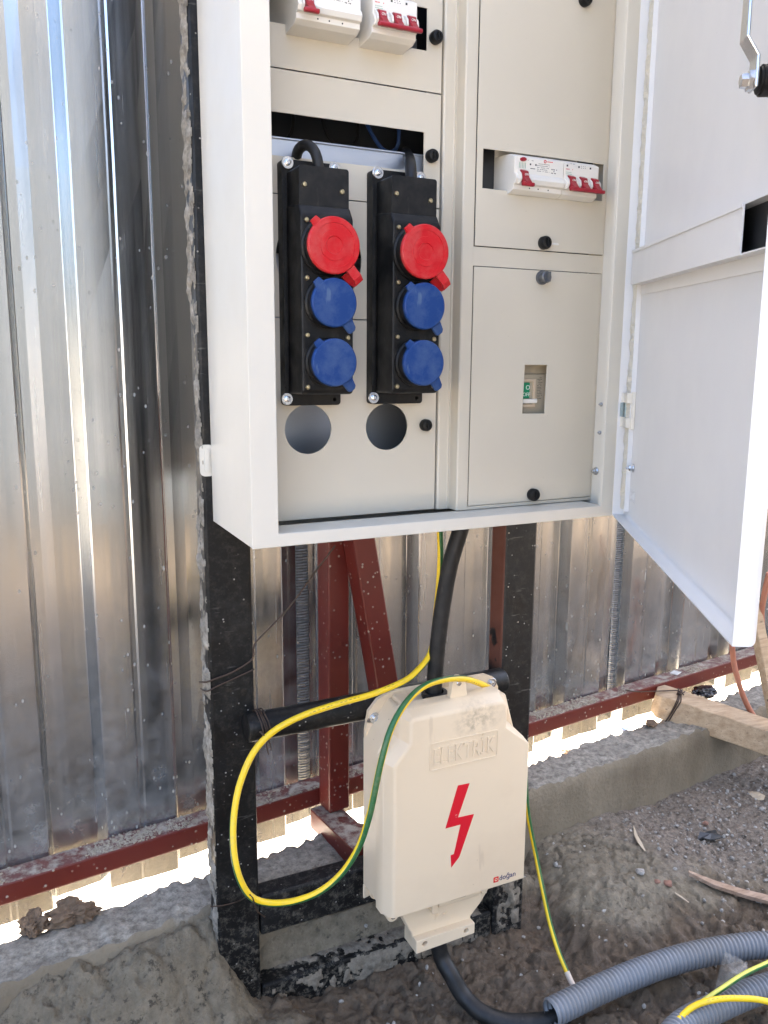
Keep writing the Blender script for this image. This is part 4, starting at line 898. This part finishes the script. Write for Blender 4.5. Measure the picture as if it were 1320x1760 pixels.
def ribbon(name, pts, wds, th, mm, label, cat, lift=0):
    P_ = [Vector(p) for p in pts]; m = MB(); vs = []; fs = []
    for i, p_ in enumerate(P_):
        t_ = (P_[min(i + 1, len(P_) - 1)] - P_[max(0, i - 1)]).normalized(); s = t_.cross(Vector((0, 0, 1))).normalized() * wds[i]
        vs += [p_ - s, p_ + s, p_ + s + Vector((0, 0, th)), p_ - s + Vector((0, 0, th))]
    for i in range(len(P_) - 1):
        b = i * 4
        for q in range(4): r_ = (q + 1) % 4; fs.append((b + q, b + r_, b + 4 + r_, b + 4 + q))
    e = len(vs) - 4; fs += [(0, 3, 2, 1), (e, e + 1, e + 2, e + 3)]; return tag(m.add(vs, fs).build(name, mm, bevel=.0008), label, cat)
def gp(px, py, z=.03, up=.002):
    v = atz(px, py, z)
    for _ in range(6): v = atz(px, py, gz(v.x, v.y) + up)
    return v
ribbon('wood_stick', [gp(1183, 1503, up=.01), gp(1225, 1522, up=.008), gp(1275, 1538, up=.006), gp(1330, 1552, up=.006)], [.003, .008, .009, .010], .007, WOOD2, 'brown flat stick lying on the soil at the right edge', 'stick')
ribbon('wood_splinter', [gp(1089, 1421), gp(1093, 1437), gp(1100, 1450), gp(1110, 1466)], [.001, .0035, .004, .001], .002, CHIP, 'thin pale curved splinter on the gravelly soil near the kerb', 'splinter')
ribbon('wood_splinter', [gp(1160, 1535), gp(1172, 1543), gp(1184, 1552)], [.001, .0018, .001], .0015, CHIP, 'tiny pale splinter beside the end of the brown stick', 'splinter')
def lump(name, c, s, label, cat, mm, sub=4, amp=.35, f=38, flat=.7, group=None):
    b = bmesh.new(); bmesh.ops.create_icosphere(b, subdivisions=sub, radius=1)
    from mathutils import noise
    for v in b.verts:
        p_ = v.co * 1.7 + Vector(c) * 9; k = 1 + amp * (noise.fractal(p_, .8, 2.2, 4)) + amp * .45 * noise.noise(v.co * 7 + Vector(c) * 5); v.co = Vector((v.co.x * s * k, v.co.y * s * k, v.co.z * s * k * flat)) + Vector(c)
    me = bpy.data.meshes.new(name); b.to_mesh(me); b.free(); return tag(link(name, me, mm, None, False), label, cat, group)
c1 = at(60, 1588, 1.13); lump('soil_clod', (c1.x, c1.y, c1.z), .017, 'round brown clod sitting on the bright ground, leftmost of the two', 'clod', CLOD, amp=.55, flat=.95, group='clods in the gap under the fence')
c2 = at(126, 1574, 1.135); o = lump('soil_clod', (c2.x, c2.y, c2.z + .004), .020, 'longer crumbling brown clod on the back edge of the kerb beam', 'clod', CLOD, amp=.55, f=60, flat=.85, group='clods in the gap under the fence'); o.scale = (1.6, 1, 1)
def scrap():
    c = gp(1222, 1437, up=.006); m = MB(); pts = []; n = 11
    for i in range(n): a = 2 * PI * i / n; r_ = random.uniform(.013, .027); pts.append((c.x + r_ * math.cos(a) * 1.15, c.y + r_ * math.sin(a) * .8, c.z + random.uniform(-.003, .007)))
    vs = [tuple(c + Vector((0, 0, .006)))] + pts; vs += [(x, y, z - .0015) for x, y, z in vs]; k = n + 1
    fs = [(0, 1 + i, 1 + (i + 1) % n) for i in range(n)] + [(k, k + 1 + (i + 1) % n, k + 1 + i) for i in range(n)] + [(1 + i, k + 1 + i, k + 1 + (i + 1) % n, 1 + (i + 1) % n) for i in range(n)]
    tag(m.add(vs, fs).build('plastic_scrap', SCRAP), 'crumpled dark grey scrap on the gravel right of the kerb face', 'scrap')
scrap()
c = gp(1300, 1368, up=.004); lump('stone_flake', tuple(c), .016, 'flat tan stone flake at the right edge below the timber', 'stone', CHIP, 3, .3, flat=.3)
for px, py, s, lb_ in ((1130, 1515, .006, 'reddish pebble beside the splinter'), (1148, 1518, .0075, 'grey pebble next to the reddish one'), (1100, 1498, .008, 'pale flat pebble on the grey mud'), (1213, 1415, .006, 'brick coloured pebble above the dark scrap')):
    c = gp(px, py, up=.002); lump('pebble', tuple(c), s, lb_, 'pebble', STONE if 'red' not in lb_ and 'brick' not in lb_ else mat('brick_pebble', (.25, .13, .09), .9), 2, .3, flat=.6)
# black plastic bag behind the timber and bits on the bright ground
c = at(1210, 1186, 1.345); o = lump('plastic_bag', (c.x, c.y, c.z), .022, 'crumpled black plastic tucked behind the timber under the rail', 'plastic bag', mat('bag_black', (.005, .005, .006), .22), 4, .28); o.scale = (1.5, 1, .75)
for px, py, s, mm_, lb_ in ((1075, 1250, .009, 'b', 'bluish wrapper in the bright gap under the fence'), (975, 1291, .010, 'g', 'grey curled scrap in the bright gap beside the right post'), (250, 1539, .004, 'k', 'small grey stone on the back edge of the kerb beam'), (155, 1528, .005, 'k', 'grey stone on the bright ground near the fence foot'), (1036, 1281, .014, 'w', 'pale lump of plaster in the bright gap'), (1120, 1243, .012, 'g', 'muddy rubble under the end of the timber')):
    mm2 = {'b': mat('wrapper_blue', (.12, .17, .4), .5), 'g': CLOD, 'k': STONE, 'w': PALE}[mm_]; c = atz(px, py, .15) if 'kerb' in lb_ or 'timber' in lb_ else atz(px, py, -.12); s = s * (c.y / 1.25); lump('debris', tuple(c), s, lb_, 'debris', mm2, 2, .5, flat=.6, group='debris in the gap under the fence')
c = at(1198, 1133, 1.36); MBc = MB().box((-.012, -.008, 0), (.012, .010, .002), Matrix.Translation(fp(1.165, .02, .2015)) @ Matrix.Rotation(.4, 4, 'Z'))
tag(MBc.build('plaster_chip', PALE, bevel=.0005), 'pale flake of plaster lying on top of the red rail', 'debris')

# ================================================================ BEHIND THE PHOTOGRAPHER (unseen: cabin for dark reflections, ochre wall added for warm bounce)
b = thing('site_cabin', (4.0, -2.6, 0), 'dark grey site cabin standing opposite the fence, mirrored dimly in the sheets', 'site cabin')
DK = mat('cabin_grey', (.085, .093, .10), .7); g = G(DK); g.bump(g.noise(4, 4), .3, .01)
m = MB()
for k in range(32): x = .75 + k * .16; m.box((x, -1.76, .12), (x + .08, -1.7, 2.68))
m.build('wall', DK, b); MB().box((.7, -4.0, .1), (6.1, -1.74, 2.72)).build('wall', DK, b); MB().box((.65, -4.1, 2.72), (6.2, -1.65, 2.8)).build('roof', DK, b)
b = thing('bounce_wall', (6, -11, 0), 'unseen ochre house wall added behind the cabin to bounce warm light', 'bounce wall')  # added out of view to bounce warm light onto the cabinet front
OC = crumb('bounce_ochre', (.19, .15, .10), (.24, .195, .135))
hl = [rect(3.6 + 2.6 * i, 1.2 + 3 * j, 4.9 + 2.6 * i, 2.6 + 3 * j) for i in range(5) for j in range(4)]
MB().prism(rect(2.6, -.2, 19, 14), XZ, -9.0, -9.3, hl).build('wall', OC, b)
for q in hl: MB().box((q[0][0], -9.25, q[0][1]), (q[2][0], -9.2, q[2][1])).build('window', SHADE, b)
